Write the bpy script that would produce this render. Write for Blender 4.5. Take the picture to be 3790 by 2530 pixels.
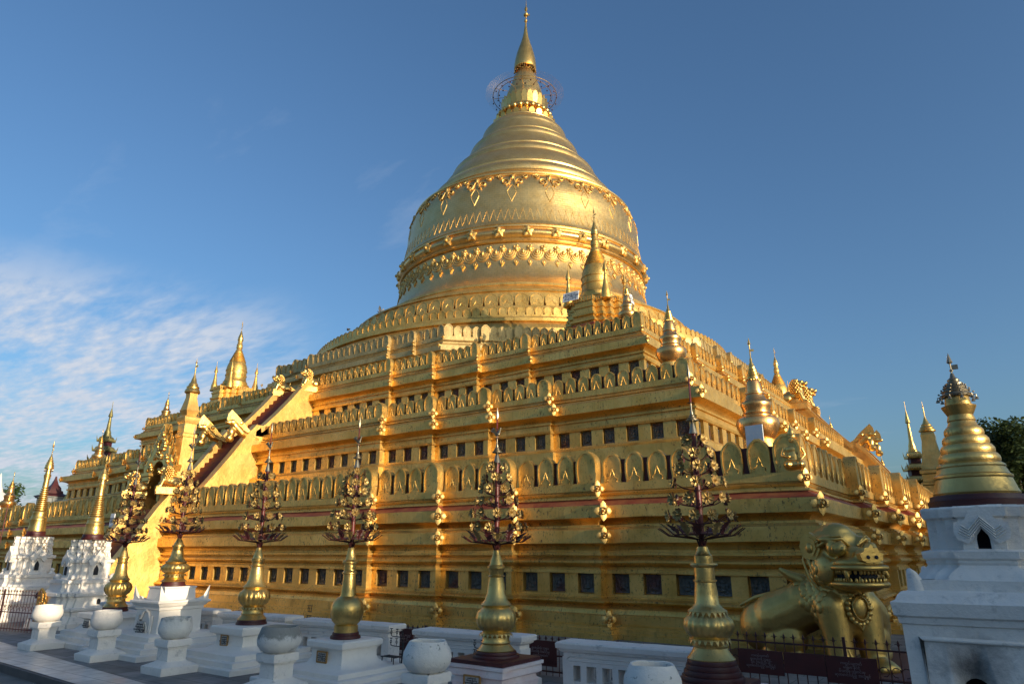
import bpy, bmesh, math, random
from mathutils import Vector, Matrix, Euler, noise
R = math.radians
PI = math.pi
random.seed(7)
for o in list(bpy.data.objects): bpy.data.objects.remove(o)
scene = bpy.context.scene
COL = scene.collection

# ------------------------------------------------------------------ helpers
class MB:
    """collects faces; build() links them as one mesh object"""
    def __init__(s): s.v = []; s.f = []; s.m = []; s.mi = 0
    def add(s, vs, fs):
        b = len(s.v); s.v += [tuple(v) for v in vs]
        s.f += [tuple(i + b for i in f) for f in fs]; s.m += [s.mi] * len(fs)
        return s
    def box(s, c, d, rz=0, M=None):
        x, y, z = [k / 2 for k in d]
        vs = [Vector((a * x, b * y, e * z)) for e in (-1, 1) for a, b in ((-1, -1), (1, -1), (1, 1), (-1, 1))]
        if rz: vs = [Matrix.Rotation(rz, 3, 'Z') @ v for v in vs]
        if M: vs = [M @ v for v in vs]
        c = Vector(c)
        return s.add([v + c for v in vs], [(3, 2, 1, 0), (4, 5, 6, 7), (0, 1, 5, 4), (1, 2, 6, 5), (2, 3, 7, 6), (3, 0, 4, 7)])
    def lathe(s, prof, seg=24, c=(0, 0, 0), shear=None, rf=None, caps=True):
        vs = []; n = len(prof)
        for (r, z) in prof:
            ox, oy = shear(z) if shear else (0, 0)
            for k in range(seg):
                a = 2 * PI * k / seg; rr = rf(r, z, a) if rf else r
                vs.append((c[0] + ox + rr * math.cos(a), c[1] + oy + rr * math.sin(a), c[2] + z))
        fs = [(i * seg + k, i * seg + (k + 1) % seg, (i + 1) * seg + (k + 1) % seg, (i + 1) * seg + k) for i in range(n - 1) for k in range(seg)]
        if caps:
            fs.append(tuple(range(seg - 1, -1, -1))); fs.append(tuple((n - 1) * seg + k for k in range(seg)))
        return s.add(vs, fs)
    def tube(s, pts, r, seg=6, close=False):
        pts = [Vector(p) for p in pts]; n = len(pts)
        rs = r if isinstance(r, (list, tuple)) else [r] * n
        vs = []; up = Vector((0, 0, 1))
        for i, p in enumerate(pts):
            if close: t = pts[(i + 1) % n] - pts[i - 1]
            else: t = pts[min(i + 1, n - 1)] - pts[max(i - 1, 0)]
            t.normalize()
            a = t.cross(up)
            if a.length < .05: a = t.cross(Vector((1, 0, 0)))
            a.normalize(); b = a.cross(t)
            for k in range(seg):
                q = 2 * PI * k / seg
                vs.append(p + (a * math.cos(q) + b * math.sin(q)) * rs[i])
        m = n if close else n - 1
        fs = [(i * seg + k, i * seg + (k + 1) % seg, ((i + 1) % n) * seg + (k + 1) % seg, ((i + 1) % n) * seg + k) for i in range(m) for k in range(seg)]
        if not close:
            fs.append(tuple(range(seg))[::-1]); fs.append(tuple((n - 1) * seg + k for k in range(seg)))
        return s.add(vs, fs)
    def ball(s, c, r, seg=10, rings=6, M=None):
        if not isinstance(r, (list, tuple)): r = (r, r, r)
        vs = []; 
        for i in range(rings + 1):
            t = PI * i / rings
            for k in range(seg):
                a = 2 * PI * k / seg
                v = Vector((r[0] * math.sin(t) * math.cos(a), r[1] * math.sin(t) * math.sin(a), r[2] * math.cos(t)))
                if M: v = M @ v
                vs.append(v + Vector(c))
        fs = [(i * seg + k, (i + 1) * seg + k, (i + 1) * seg + (k + 1) % seg, i * seg + (k + 1) % seg) for i in range(rings) for k in range(seg)]
        return s.add(vs, fs)
    def sweep(s, prof, poly, cap=True):
        """profile [(outward, z)] swept round a closed CCW plan polygon with mitred corners"""
        n = len(poly); D = []
        for i in range(n):
            p0, p1, p2 = Vector(poly[i - 1]), Vector(poly[i]), Vector(poly[(i + 1) % n])
            a = (p1 - p0).normalized(); b = (p2 - p1).normalized()
            na = Vector((a.y, -a.x)); nb = Vector((b.y, -b.x))
            D.append((na + nb) / (1 + na.dot(nb)))
        vs = [(poly[i][0] + D[i].x * o, poly[i][1] + D[i].y * o, z) for (o, z) in prof for i in range(n)]
        m = len(prof)
        fs = [(j * n + i, j * n + (i + 1) % n, (j + 1) * n + (i + 1) % n, (j + 1) * n + i) for j in range(m - 1) for i in range(n)]
        if cap: fs.append(tuple((m - 1) * n + i for i in range(n)))
        return s.add(vs, fs)
    def prism(s, pts, fn, y0, y1):
        """outline pts extruded between y0 and y1; fn(x, y, z) -> 3D"""
        n = len(pts)
        vs = [fn(p[0], y0, p[1]) for p in pts] + [fn(p[0], y1, p[1]) for p in pts]
        fs = [tuple(range(n)), tuple(range(2 * n - 1, n - 1, -1))] + [((i + 1) % n, i, i + n, (i + 1) % n + n) for i in range(n)]
        return s.add(vs, fs)
    def mesh(s, name, mats, ang=35, fix=True):
        me = bpy.data.meshes.new(name); me.from_pydata(s.v, [], s.f)
        for m in (mats if isinstance(mats, (list, tuple)) else [mats]): me.materials.append(m)
        me.polygons.foreach_set('material_index', s.m)
        if fix:
            bm = bmesh.new(); bm.from_mesh(me); bmesh.ops.recalc_face_normals(bm, faces=bm.faces); bm.to_mesh(me); bm.free()
        me.shade_smooth()
        if ang: me.set_sharp_from_angle(angle=R(ang))
        me.update()
        return me
    def build(s, name, mats, parent=None, ang=35, fix=True, loc=None, rz=None):
        return obj(name, s.mesh(name, mats, ang, fix), parent, loc, rz)

def obj(name, me, parent=None, loc=None, rz=None):
    o = bpy.data.objects.new(name, me); COL.objects.link(o)
    if parent: o.parent = parent
    if loc is not None: o.location = loc
    if rz is not None: o.rotation_euler.z = rz
    return o
def tag(o, label=None, cat=None, group=None, kind=None):
    if label: o['label'] = label
    if cat: o['category'] = cat
    if group: o['group'] = group
    if kind: o['kind'] = kind
    return o
def thing(name, label, cat, loc=(0, 0, 0), rz=0, group=None):
    o = bpy.data.objects.new(name, None); COL.objects.link(o); o.location = loc; o.rotation_euler.z = rz
    o.empty_display_size = .3
    return tag(o, label, cat, group)
def copy_tree(o, parent=None):
    c = o.copy(); COL.objects.link(c); c.parent = parent
    for ch in list(o.children): copy_tree(ch, c)
    return c
def sq(h, cx=0, cy=0, hy=None):
    hy = h if hy is None else hy
    return [(cx - h, cy - hy), (cx + h, cy - hy), (cx + h, cy + hy), (cx - h, cy + hy)]
def stepped(r, steps):
    """square of half side r whose sides step outwards: [(x, extra)]; CCW"""
    side = [(-r, -r)]; d = 0
    for x, e in steps: side += [(-x, -r - d), (-x, -r - e)]; d = e
    for x, e in reversed(steps):
        side += [(x, -r - e)]; i = [q[0] for q in steps].index(x)
        side += [(x, -r - (steps[i - 1][1] if i else 0))]
    out = []
    for k in range(4):
        c, s_ = [(1, 0), (0, 1), (-1, 0), (0, -1)][k]
        out += [(x * c - y * s_, x * s_ + y * c) for x, y in side]
    return out

# ------------------------------------------------------------------ materials
def newmat(name):
    m = bpy.data.materials.new(name); m.use_nodes = True
    nt = m.node_tree; b = nt.nodes['Principled BSDF']
    return m, nt, b
def N(nt, t, **k):
    n = nt.nodes.new(t)
    for a, v in k.items():
        if a in n.inputs.keys(): n.inputs[a].default_value = v
        else: setattr(n, a, v)
    return n
def ramp(nt, src, stops):
    r = nt.nodes.new('ShaderNodeValToRGB'); e = r.color_ramp.elements
    e[0].position, e[0].color = stops[0][0], (*stops[0][1], 1)
    e[1].position, e[1].color = stops[-1][0], (*stops[-1][1], 1)
    for p, c in stops[1:-1]:
        q = e.new(p); q.color = (*c, 1)
    nt.links.new(src, r.inputs[0]); return r.outputs[0]
def g3(v): return (v, v, v)
def nz(nt, pos, scale, detail=4, rough=.6):
    n = N(nt, 'ShaderNodeTexNoise', Scale=scale, Detail=detail, Roughness=rough); nt.links.new(pos, n.inputs['Vector']); return n.outputs['Fac']
def mixc(nt, f, a, b, mode='MIX'):
    m = nt.nodes.new('ShaderNodeMix'); m.data_type = 'RGBA'; m.blend_type = mode
    for s, v in ((0, f), (6, a), (7, b)):
        if isinstance(v, (int, float)): m.inputs[s].default_value = v
        elif isinstance(v, tuple): m.inputs[s].default_value = (*v, 1)
        else: nt.links.new(v, m.inputs[s])
    return m.outputs[2]
def math_(nt, op, a, b=0.):
    m = nt.nodes.new('ShaderNodeMath'); m.operation = op
    for i, v in enumerate((a, b)):
        if isinstance(v, (int, float)): m.inputs[i].default_value = v
        else: nt.links.new(v, m.inputs[i])
    return m.outputs[0]
def bump(nt, b, h, strength, dist):
    n = N(nt, 'ShaderNodeBump', Strength=strength, Distance=dist); nt.links.new(h, n.inputs['Height']); nt.links.new(n.outputs[0], b.inputs['Normal'])
def geo(nt, sc=None):
    p = nt.nodes.new('ShaderNodeNewGeometry').outputs['Position']
    if sc:
        m = N(nt, 'ShaderNodeMapping'); m.inputs['Scale'].default_value = sc; nt.links.new(p, m.inputs[0]); return m.outputs[0]
    return p

def gold(name, c1, c2, rough, dirt=.5, metal=.92, bs=.35, bd=.02, fine=30, tiles=None):
    m, nt, b = newmat(name); P = geo(nt)
    col = mixc(nt, ramp(nt, nz(nt, P, 1.3, 5), [(.35, g3(0)), (.68, g3(1))]), c1, c2)
    sp = ramp(nt, nz(nt, geo(nt, (1, 1, .55)), 17, 6, .75), [(.55, g3(0)), (.66, g3(1))])
    big = ramp(nt, nz(nt, P, .9, 4), [(.38, g3(.08)), (.6, g3(1))])
    d = math_(nt, 'MULTIPLY', math_(nt, 'MULTIPLY', sp, big), dirt)
    streak = ramp(nt, nz(nt, geo(nt, (3.2, 3.2, .35)), 2.2, 4), [(.55, g3(0)), (.8, g3(1))])
    col = mixc(nt, math_(nt, 'MULTIPLY', streak, dirt * .35), col, (.16, .09, .035))
    col = mixc(nt, d, col, (.05, .032, .015))
    h = math_(nt, 'ADD', nz(nt, P, fine, 4, .65), math_(nt, 'MULTIPLY', nz(nt, P, fine * .13, 3, .5), 2.2))
    if tiles:
        br = N(nt, 'ShaderNodeTexBrick'); br.inputs['Scale'].default_value = 1
        br.inputs['Mortar Size'].default_value = .012; br.inputs['Brick Width'].default_value = .34; br.inputs['Row Height'].default_value = .17
        br.inputs['Color1'].default_value = (1, 1, 1, 1); br.inputs['Color2'].default_value = (.8, .8, .8, 1); br.inputs['Mortar'].default_value = (0, 0, 0, 1)
        br.inputs['Bias'].default_value = .2
        sx = nt.nodes.new('ShaderNodeSeparateXYZ'); nt.links.new(geo(nt), sx.inputs[0])
        an = math_(nt, 'MULTIPLY', math_(nt, 'ARCTAN2', sx.outputs[1], sx.outputs[0]), 9.)
        cx = nt.nodes.new('ShaderNodeCombineXYZ'); nt.links.new(an, cx.inputs[0]); nt.links.new(sx.outputs[2], cx.inputs[1]); nt.links.new(cx.outputs[0], br.inputs['Vector'])
        col = mixc(nt, math_(nt, 'SUBTRACT', 1., br.outputs['Color']), col, (.3, .15, .03), 'MIX') if False else mixc(nt, .25, col, mixc(nt, 1., col, br.outputs['Color'], 'MULTIPLY'))
        h = math_(nt, 'ADD', math_(nt, 'MULTIPLY', h, .4), math_(nt, 'MULTIPLY', br.outputs['Color'], .4))
        h = math_(nt, 'ADD', h, math_(nt, 'MULTIPLY', nz(nt, geo(nt), 2.2, 3), 1.2))
    nt.links.new(col, b.inputs['Base Color'])
    nt.links.new(math_(nt, 'SUBTRACT', metal, math_(nt, 'MULTIPLY', d, .8)), b.inputs['Metallic'])
    r_ = math_(nt, 'ADD', math_(nt, 'MULTIPLY', nz(nt, P, 6, 4), .24), rough - .12)
    nt.links.new(math_(nt, 'ADD', r_, math_(nt, 'MULTIPLY', d, .3)), b.inputs['Roughness'])
    bump(nt, b, h, bs, bd)
    return m
def paint(name, c1, c2, rough=.6, dirt=0., dc=(.05, .05, .045), bs=.4, bd=.01, metal=0., sc=3., dsc=7., lo=.55, hi=.7):
    m, nt, b = newmat(name); P = geo(nt)
    col = mixc(nt, ramp(nt, nz(nt, P, sc, 5), [(.35, g3(0)), (.7, g3(1))]), c1, c2)
    if dirt:
        f = math_(nt, 'MULTIPLY', ramp(nt, nz(nt, P, dsc, 7, .72), [(lo, g3(0)), (hi, g3(1))]), dirt)
        col = mixc(nt, f, col, dc)
    nt.links.new(col, b.inputs['Base Color']); b.inputs['Roughness'].default_value = rough; b.inputs['Metallic'].default_value = metal
    bump(nt, b, nz(nt, P, 14, 6, .65), bs, bd)
    return m

G_WALL = gold('gold_leaf_wall', (.85, .55, .17), (.64, .38, .09), .44, 1.4, .84)
G_OLD = gold('weathered_gold_wall', (.66, .47, .20), (.46, .32, .13), .5, 1.3, .7)
G_BELL = gold('gold_sheet_bell', (.95, .64, .25), (.84, .52, .17), .36, .22, .93, .3, .015, 25, True)
G_ORN = gold('gold_ornament', (.90, .57, .18), (.72, .43, .12), .33, .3, .95, .3, .01)
G_RELIEF = gold('satin_gold_relief', (.82, .55, .19), (.62, .39, .12), .52, .6, .85, .3, .01)
G_VASE = gold('polished_gold_paint', (.74, .50, .17), (.54, .34, .10), .36, .7, .9, .5, .012, 14)
G_COP = gold('coppery_gold', (.90, .52, .2), (.72, .36, .12), .30, .5, .95, .25, .01)
G_LION = gold('lion_gold', (.70, .46, .14), (.52, .33, .09), .42, .6, .88, .45, .014, 12)
G_STAIR = gold('rough_gold_plaster', (.86, .55, .18), (.66, .38, .10), .5, .6, .75, .6, .03, 4)
G_LEAF = gold('tarnished_gold_flower', (.52, .36, .14), (.32, .22, .08), .54, .5, .9, .2, .005)
WHITE = paint('whitewash', (.88, .81, .72), (.80, .74, .66), .8, .35, (.3, .29, .27), .6, .012, dsc=9, lo=.6, hi=.75)
WHITE2 = paint('dirty_whitewash', (.87, .80, .72), (.78, .72, .65), .85, .55, (.28, .27, .25), .9, .015, dsc=8, lo=.56, hi=.72)
PINKW = paint('pinkish_whitewash', (.84, .74, .70), (.74, .55, .51), .8, .3, (.3, .25, .25), .5, .012)
SOOTY = paint('sooty_whitewash', (.87, .80, .72), (.78, .72, .65), .85, .55, (.28, .27, .25), .9, .015, dsc=8, lo=.56, hi=.72)
def soot(m, c, r):
    nt = m.node_tree; b = nt.nodes['Principled BSDF']; src = b.inputs['Base Color'].links[0].from_socket; P = geo(nt)
    d = nt.nodes.new('ShaderNodeVectorMath'); d.operation = 'DISTANCE'; nt.links.new(P, d.inputs[0]); d.inputs[1].default_value = c
    f = math_(nt, 'ADD', d.outputs['Value'], math_(nt, 'MULTIPLY', math_(nt, 'SUBTRACT', nz(nt, P, 7, 5), .5), .45))
    f = ramp(nt, math_(nt, 'DIVIDE', f, r), [(.1, g3(.8)), (.95, g3(0))])
    nt.links.new(mixc(nt, f, src, (.05, .05, .055)), b.inputs['Base Color'])
soot(SOOTY, (27.82, -33.1, .98), .36)
GREYPOT = paint('flaking_grey_pot', (.80, .76, .70), (.66, .63, .58), .85, .6, (.2, .2, .18), .9, .012, dsc=8, lo=.56, hi=.66)
def topwear(m, z0, z1, amt, c=(.2, .2, .18)):
    nt = m.node_tree; b = nt.nodes['Principled BSDF']; src = b.inputs['Base Color'].links[0].from_socket; P = geo(nt)
    sx = nt.nodes.new('ShaderNodeSeparateXYZ'); nt.links.new(P, sx.inputs[0])
    f = math_(nt, 'ADD', sx.outputs[2], math_(nt, 'MULTIPLY', math_(nt, 'SUBTRACT', nz(nt, P, 9, 8, .75), .5), .35))
    f = ramp(nt, math_(nt, 'DIVIDE', math_(nt, 'SUBTRACT', f, z0), z1 - z0), [(0, g3(0)), (1, g3(amt))])
    nt.links.new(mixc(nt, f, src, c), b.inputs['Base Color'])
topwear(GREYPOT, .70, .76, .85)
FLECKPOT = paint('flecked_whitewash', (.86, .80, .72), (.74, .70, .63), .85, .9, (.14, .14, .12), .9, .014, dsc=13, lo=.60, hi=.66)
RIMPOT = paint('dark_rimmed_whitewash', (.86, .80, .72), (.74, .70, .63), .85, .6, (.2, .2, .18), .9, .014, dsc=10, lo=.6, hi=.7); topwear(RIMPOT, .80, .87, .7)
RED = paint('dark_red_paint', (.085, .014, .012), (.055, .01, .009), .5, .3, (.03, .02, .02), .3)
REDBAND = paint('faded_red_stripe', (.26, .045, .03), (.42, .16, .06), .5, .5, (.12, .05, .03), .4, sc=2.2, metal=.3)
STAIRRED = paint('stair_red', (.22, .022, .014), (.14, .016, .01), .6, .3, (.05, .02, .02), .3)
IRON = paint('red_iron', (.07, .016, .014), (.04, .01, .01), .5)
BLACK = paint('black_iron', (.02, .02, .022), (.012, .012, .014), .5)
SILVER = gold('silver_finial', (.42, .36, .25), (.28, .24, .17), .38, .5, .9, .2, .01)
POLE = paint('red_pole', (.16, .022, .018), (.1, .014, .012), .42, .3)
BOARD = paint('white_board', (.75, .76, .78), (.7, .71, .73), .6)
INK = paint('black_ink', (.02, .02, .025), (.02, .02, .025), .7)
WINK = paint('pale_lettering', (.30, .22, .21), (.24, .17, .17), .7)
MARBLEPLQ = paint('marble_plaque', (.5, .48, .44), (.42, .40, .36), .5)
FRAMEY = paint('ochre_frame', (.42, .22, .06), (.35, .18, .05), .6)
GREY = paint('weathered_stucco', (.32, .33, .32), (.22, .23, .22), .85, .6)
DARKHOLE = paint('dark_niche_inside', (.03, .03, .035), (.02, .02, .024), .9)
TRUNK = paint('bark', (.09, .065, .045), (.06, .045, .03), .9, bs=.8, bd=.03)
FEATHER = paint('grey_feathers', (.18, .19, .21), (.4, .4, .42), .7)

def leafmat(name, a, b_):
    m, nt, b = newmat(name)
    c = mixc(nt, ramp(nt, nz(nt, geo(nt), 1.1, 3), [(.35, g3(0)), (.65, g3(1))]), a, b_)
    nt.links.new(c, b.inputs['Base Color']); b.inputs['Roughness'].default_value = .55
    t = N(nt, 'ShaderNodeBsdfTranslucent'); nt.links.new(c, t.inputs[0])
    mx = nt.nodes.new('ShaderNodeMixShader'); mx.inputs[0].default_value = .25
    nt.links.new(b.outputs[0], mx.inputs[1]); nt.links.new(t.outputs[0], mx.inputs[2]); nt.links.new(mx.outputs[0], nt.nodes['Material Output'].inputs[0])
    return m
LEAF = leafmat('tree_leaves', (.035, .06, .02), (.07, .10, .03))
LEAF2 = leafmat('young_leaves', (.06, .11, .03), (.1, .15, .05))

def plaque_mat():
    m, nt, b = newmat('dark_glazed_plaque'); P = geo(nt)
    v = N(nt, 'ShaderNodeTexVoronoi', Scale=9.); v.feature = 'DISTANCE_TO_EDGE'; nt.links.new(P, v.inputs['Vector'])
    n1 = nz(nt, P, 7, 5)
    col = mixc(nt, n1, (.04, .05, .048), (.15, .15, .13))
    col = mixc(nt, ramp(nt, nz(nt, P, .9, 2), [(.5, g3(0)), (.6, g3(1))]), col, (.11, .05, .045))
    nt.links.new(col, b.inputs['Base Color']); b.inputs['Roughness'].default_value = .42
    h = math_(nt, 'ADD', math_(nt, 'MULTIPLY', v.outputs['Distance'], 1.5), n1)
    bump(nt, b, h, .9, .04); return m
PLAQUE = plaque_mat()
def pave(name, c1, c2, mort, bw, rh, rough, rot=0, wet=0.):
    m, nt, b = newmat(name); P = geo(nt)
    mp = N(nt, 'ShaderNodeMapping'); mp.inputs['Rotation'].default_value = (0, 0, rot); nt.links.new(P, mp.inputs[0])
    br = N(nt, 'ShaderNodeTexBrick'); nt.links.new(mp.outputs[0], br.inputs['Vector']); br.inputs['Scale'].default_value = 1
    br.inputs['Brick Width'].default_value = bw; br.inputs['Row Height'].default_value = rh; br.inputs['Mortar Size'].default_value = .008
    br.inputs['Color1'].default_value = (*c1, 1); br.inputs['Color2'].default_value = (*c2, 1); br.inputs['Mortar'].default_value = (*mort, 1); br.inputs['Bias'].default_value = -.1
    st = ramp(nt, nz(nt, P, 1.6, 6), [(.35, g3(.55)), (.65, g3(1.15))])
    nt.links.new(mixc(nt, .8, br.outputs['Color'], mixc(nt, 1., br.outputs['Color'], st, 'MULTIPLY')), b.inputs['Base Color'])
    nt.links.new(math_(nt, 'ADD', math_(nt, 'MULTIPLY', nz(nt, P, 3, 5), .35), rough), b.inputs['Roughness'])
    h = math_(nt, 'ADD', math_(nt, 'MULTIPLY', br.outputs['Fac'], -1.), math_(nt, 'MULTIPLY', nz(nt, P, 9, 5), .5))
    bump(nt, b, h, .5, .01); return m
PAVE = pave('stone_paving', (.17, .165, .155), (.25, .24, .23), (.05, .05, .048), .62, .4, .45)
MARBLE = pave('marble_tiles', (.56, .54, .51), (.64, .62, .58), (.12, .12, .12), .4, .4, .18)
GROUND = paint('worn_ground', (.12, .115, .105), (.19, .18, .165), .85, .4, (.06, .06, .055), .6, .02)
KERB = paint('kerb_stone', (.14, .12, .11), (.1, .09, .085), .8)

# ------------------------------------------------------------------ camera and light
cam = bpy.data.cameras.new('camera'); co = bpy.data.objects.new('camera', cam); COL.objects.link(co); scene.camera = co
CAMP = Vector((28.29, -40.5, 1.9))
co.location = CAMP; co.rotation_euler = (R(90 + 17.38), 0, R(35.7))
cam.sensor_width = 36; cam.lens = 36 * 2490 / 3790; cam.clip_end = 3000; cam.clip_start = .05
SUN_EL, SUN_AZ = 8.5, 96.5      # azimuth clockwise from +Y
sd = Vector((math.sin(R(SUN_AZ)) * math.cos(R(SUN_EL)), math.cos(R(SUN_AZ)) * math.cos(R(SUN_EL)), math.sin(R(SUN_EL))))
sl = bpy.data.lights.new('sun', 'SUN'); so = bpy.data.objects.new('sun', sl); COL.objects.link(so)
sl.energy = 3.9; sl.angle = R(.55); sl.color = (1, .84, .61)
so.rotation_euler = sd.to_track_quat('Z', 'Y').to_euler(); so.location = (60, -45, 40)
w = bpy.data.worlds.new('World'); scene.world = w; w.use_nodes = True
nt = w.node_tree; bg = nt.nodes['Background']
sky = N(nt, 'ShaderNodeTexSky'); sky.sky_type = 'NISHITA'; sky.sun_disc = False
sky.sun_elevation = R(SUN_EL); sky.sun_rotation = R(SUN_AZ); sky.altitude = 100; sky.air_density = 1.0; sky.dust_density = 3.0; sky.ozone_density = 2.2
tc = nt.nodes.new('ShaderNodeTexCoord'); sx = nt.nodes.new('ShaderNodeSeparateXYZ'); nt.links.new(tc.outputs['Generated'], sx.inputs[0])
hz_ = math_(nt, 'ADD', math_(nt, 'MAXIMUM', sx.outputs[2], 0.), .07)
cx = nt.nodes.new('ShaderNodeCombineXYZ')
nt.links.new(math_(nt, 'DIVIDE', sx.outputs[0], hz_), cx.inputs[0]); nt.links.new(math_(nt, 'DIVIDE', sx.outputs[1], hz_), cx.inputs[1])
mp = N(nt, 'ShaderNodeMapping'); mp.inputs['Rotation'].default_value = (0, 0, R(35)); mp.inputs['Scale'].default_value = (.55, 1.5, 1); nt.links.new(cx.outputs[0], mp.inputs[0])
n1 = N(nt, 'ShaderNodeTexNoise', Scale=1.5, Detail=9., Roughness=.6, Distortion=.35); nt.links.new(mp.outputs[0], n1.inputs['Vector'])
n2 = N(nt, 'ShaderNodeTexNoise', Scale=14., Detail=4., Roughness=.55); nt.links.new(mp.outputs[0], n2.inputs['Vector'])
cl = ramp(nt, math_(nt, 'ADD', math_(nt, 'MULTIPLY', n1.outputs['Fac'], .72), math_(nt, 'MULTIPLY', n2.outputs['Fac'], .28)), [(.39, g3(.0)), (.48, g3(.4)), (.58, g3(1))])
# clouds lie low in the north-west part of the sky
def dirmask(v, lo, hi):
    d = nt.nodes.new('ShaderNodeVectorMath'); d.operation = 'DOT_PRODUCT'; nt.links.new(tc.outputs['Generated'], d.inputs[0]); d.inputs[1].default_value = v
    mr = N(nt, 'ShaderNodeMapRange'); mr.interpolation_type = 'SMOOTHSTEP'; nt.links.new(d.outputs['Value'], mr.inputs[0]); mr.inputs[1].default_value = lo; mr.inputs[2].default_value = hi
    return mr.outputs[0]
CLD = Vector((-.93, .30, .16)).normalized()
mask = dirmask(CLD, .922, .982)
mz = N(nt, 'ShaderNodeMapRange'); mz.interpolation_type = 'SMOOTHSTEP'; nt.links.new(sx.outputs[2], mz.inputs[0]); mz.inputs[1].default_value = .37; mz.inputs[2].default_value = .27
fac = math_(nt, 'MULTIPLY', math_(nt, 'MULTIPLY', cl, mask), math_(nt, 'MULTIPLY', mz.outputs[0], .95))
thin = ramp(nt, n1.outputs['Fac'], [(.6, g3(0)), (.78, g3(.22))])
thin = math_(nt, 'MULTIPLY', thin, 1.)
skyt = mixc(nt, 1., sky.outputs[0], (.79, 1.0, 1.20), 'MULTIPLY')
cloudc = mixc(nt, n2.outputs['Fac'], (2.7, 3.1, 3.8), (3.8, 3.95, 4.3))
c_ = mixc(nt, thin, skyt, cloudc); c_ = mixc(nt, fac, c_, cloudc)
nt.links.new(c_, bg.inputs[0]); bg.inputs[1].default_value = .13
scene.view_settings.view_transform = 'Standard'; scene.view_settings.look = 'None'; scene.view_settings.exposure = .54; scene.view_settings.gamma = 1
scene.cycles.max_bounces = 8; scene.cycles.diffuse_bounces = 3; scene.cycles.glossy_bounces = 5
scene.cycles.use_denoising = True
scene.cycles.sample_clamp_indirect = 6

# ------------------------------------------------------------------ ground
m = MB(); m.add([(-1500, -1500, -.13), (1500, -1500, -.13), (1500, 1500, -.13), (-1500, 1500, -.13)], [(0, 1, 2, 3)])
tag(m.build('ground', GROUND), kind='structure')
# raised precinct pavement, marble walkway strip and kerb (edges converge slightly on the walls)
def ye(x): return -33.85 - .088 * (x - 9.14)
def yk(x): return -35.0 - .05 * (max(x, 9.) - 12.77)
m = MB(); m.add([(-200, -33.95, -.004), (9.1, -33.95, -.004), (34, ye(34) - .1, -.004), (60, -36, -.004), (60, 200, -.004), (-200, 200, -.004)], [(0, 1, 2, 3, 4, 5)])
tag(m.build('pavement', PAVE), kind='structure')
m = MB(); X0, X1 = -120, 34
m.add([(X0, yk(9), .0), (9, yk(9), 0.), (9.1, -33.85, 0.), (X0, -33.85, .0), (X1, yk(X1), .0), (X1, ye(X1), .0)], [(0, 1, 2, 3), (1, 4, 5, 2)])
tag(m.build('marble_path', MARBLE), kind='structure')
m = MB()
for xa, xb in ((X0, 9.), (9., X1)):
    ya, yb = yk(xa), yk(xb); m.add([(xa, ya - .07, -.13), (xb, yb - .07, -.13), (xb, yb - .07, -.006), (xa, ya - .07, -.006), (xb, yb, -.006), (xa, ya, -.006)], [(0, 1, 2, 3), (3, 2, 4, 5)])
tag(m.build('kerb', KERB), kind='structure')

# ------------------------------------------------------------------ the pagoda
PAG = thing('golden_pagoda', 'huge bell-shaped golden pagoda rising from three stepped square terraces', 'pagoda')
RH = Vector((.812, -.5835 * -1)) if False else Vector((.812, .5835))
def lean(z): k = .018 * max(0, z - 15); return (k * RH.x, k * RH.y)
def rot4(f): return f
# profile of terrace one, (outward, z)
def torus(o, z0, z1, amp, n=7):
    return [(o + amp * math.sin(PI * i / n), z0 + (z1 - z0) * i / n) for i in range(n + 1)]
def cove(o0, z0, o1, z1, n=5):
    return [(o0 + (o1 - o0) * (1 - math.cos(PI / 2 * i / n)), z0 + (z1 - z0) * math.sin(PI / 2 * i / n)) for i in range(n + 1)]
T1P = ([(.62, -.05), (.62, .10), (.56, .11), (.56, .20), (.50, .21), (.50, .26), (.44, .28), (.40, .30), (.40, .50), (.33, .52), (.30, .58), (.30, .63), (.2, .65), (.12, .69)]
       + torus(.10, .71, .86, .13) + [(.10, .88), (.06, .89), (.06, .95)])
T1R = [(.06, .95), (-.11, .952), (-.11, 1.418), (.04, 1.42)]
T1Q = ([(.04, 1.42), (.10, 1.422), (.10, 1.50), (.05, 1.51), (.05, 1.55)] + torus(.06, 1.57, 1.80, .16) + [(.07, 1.83), (.14, 1.84), (.14, 1.90), (.08, 1.91), (.08, 1.96)]
       + cove(.05, 1.98, .27, 2.12) + [(.31, 2.13), (.31, 2.44), (.24, 2.45), (.20, 2.50), (.14, 2.51), (.14, 2.56)] + cove(.0, 2.58, .27, 2.72) + [(.31, 2.73), (.31, 3.03)])
T1S = [(.31, 3.03), (.29, 3.045), (.06, 3.17), (.06, 3.19)]
T1T = [(.06, 3.19), (.10, 3.195), (.10, 3.24), (-.02, 3.25), (-.02, 3.29), (.02, 3.30), (.05, 3.35), (0, 3.37), (-.05, 3.38), (-.05, 3.40), (0, 3.405), (0, 3.60)]
P1 = stepped(24.8, [(19.85, .26), (17.35, .52), (14.9, .75), (12.35, .97)])
P2 = stepped(21.02, [(16.0, .2), (13.5, .42), (11.0, .62), (8.5, .88)])
P3 = stepped(18.3, [(13.3, .2), (10.8, .45), (8.4, .65), (5.95, .85)])
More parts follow.
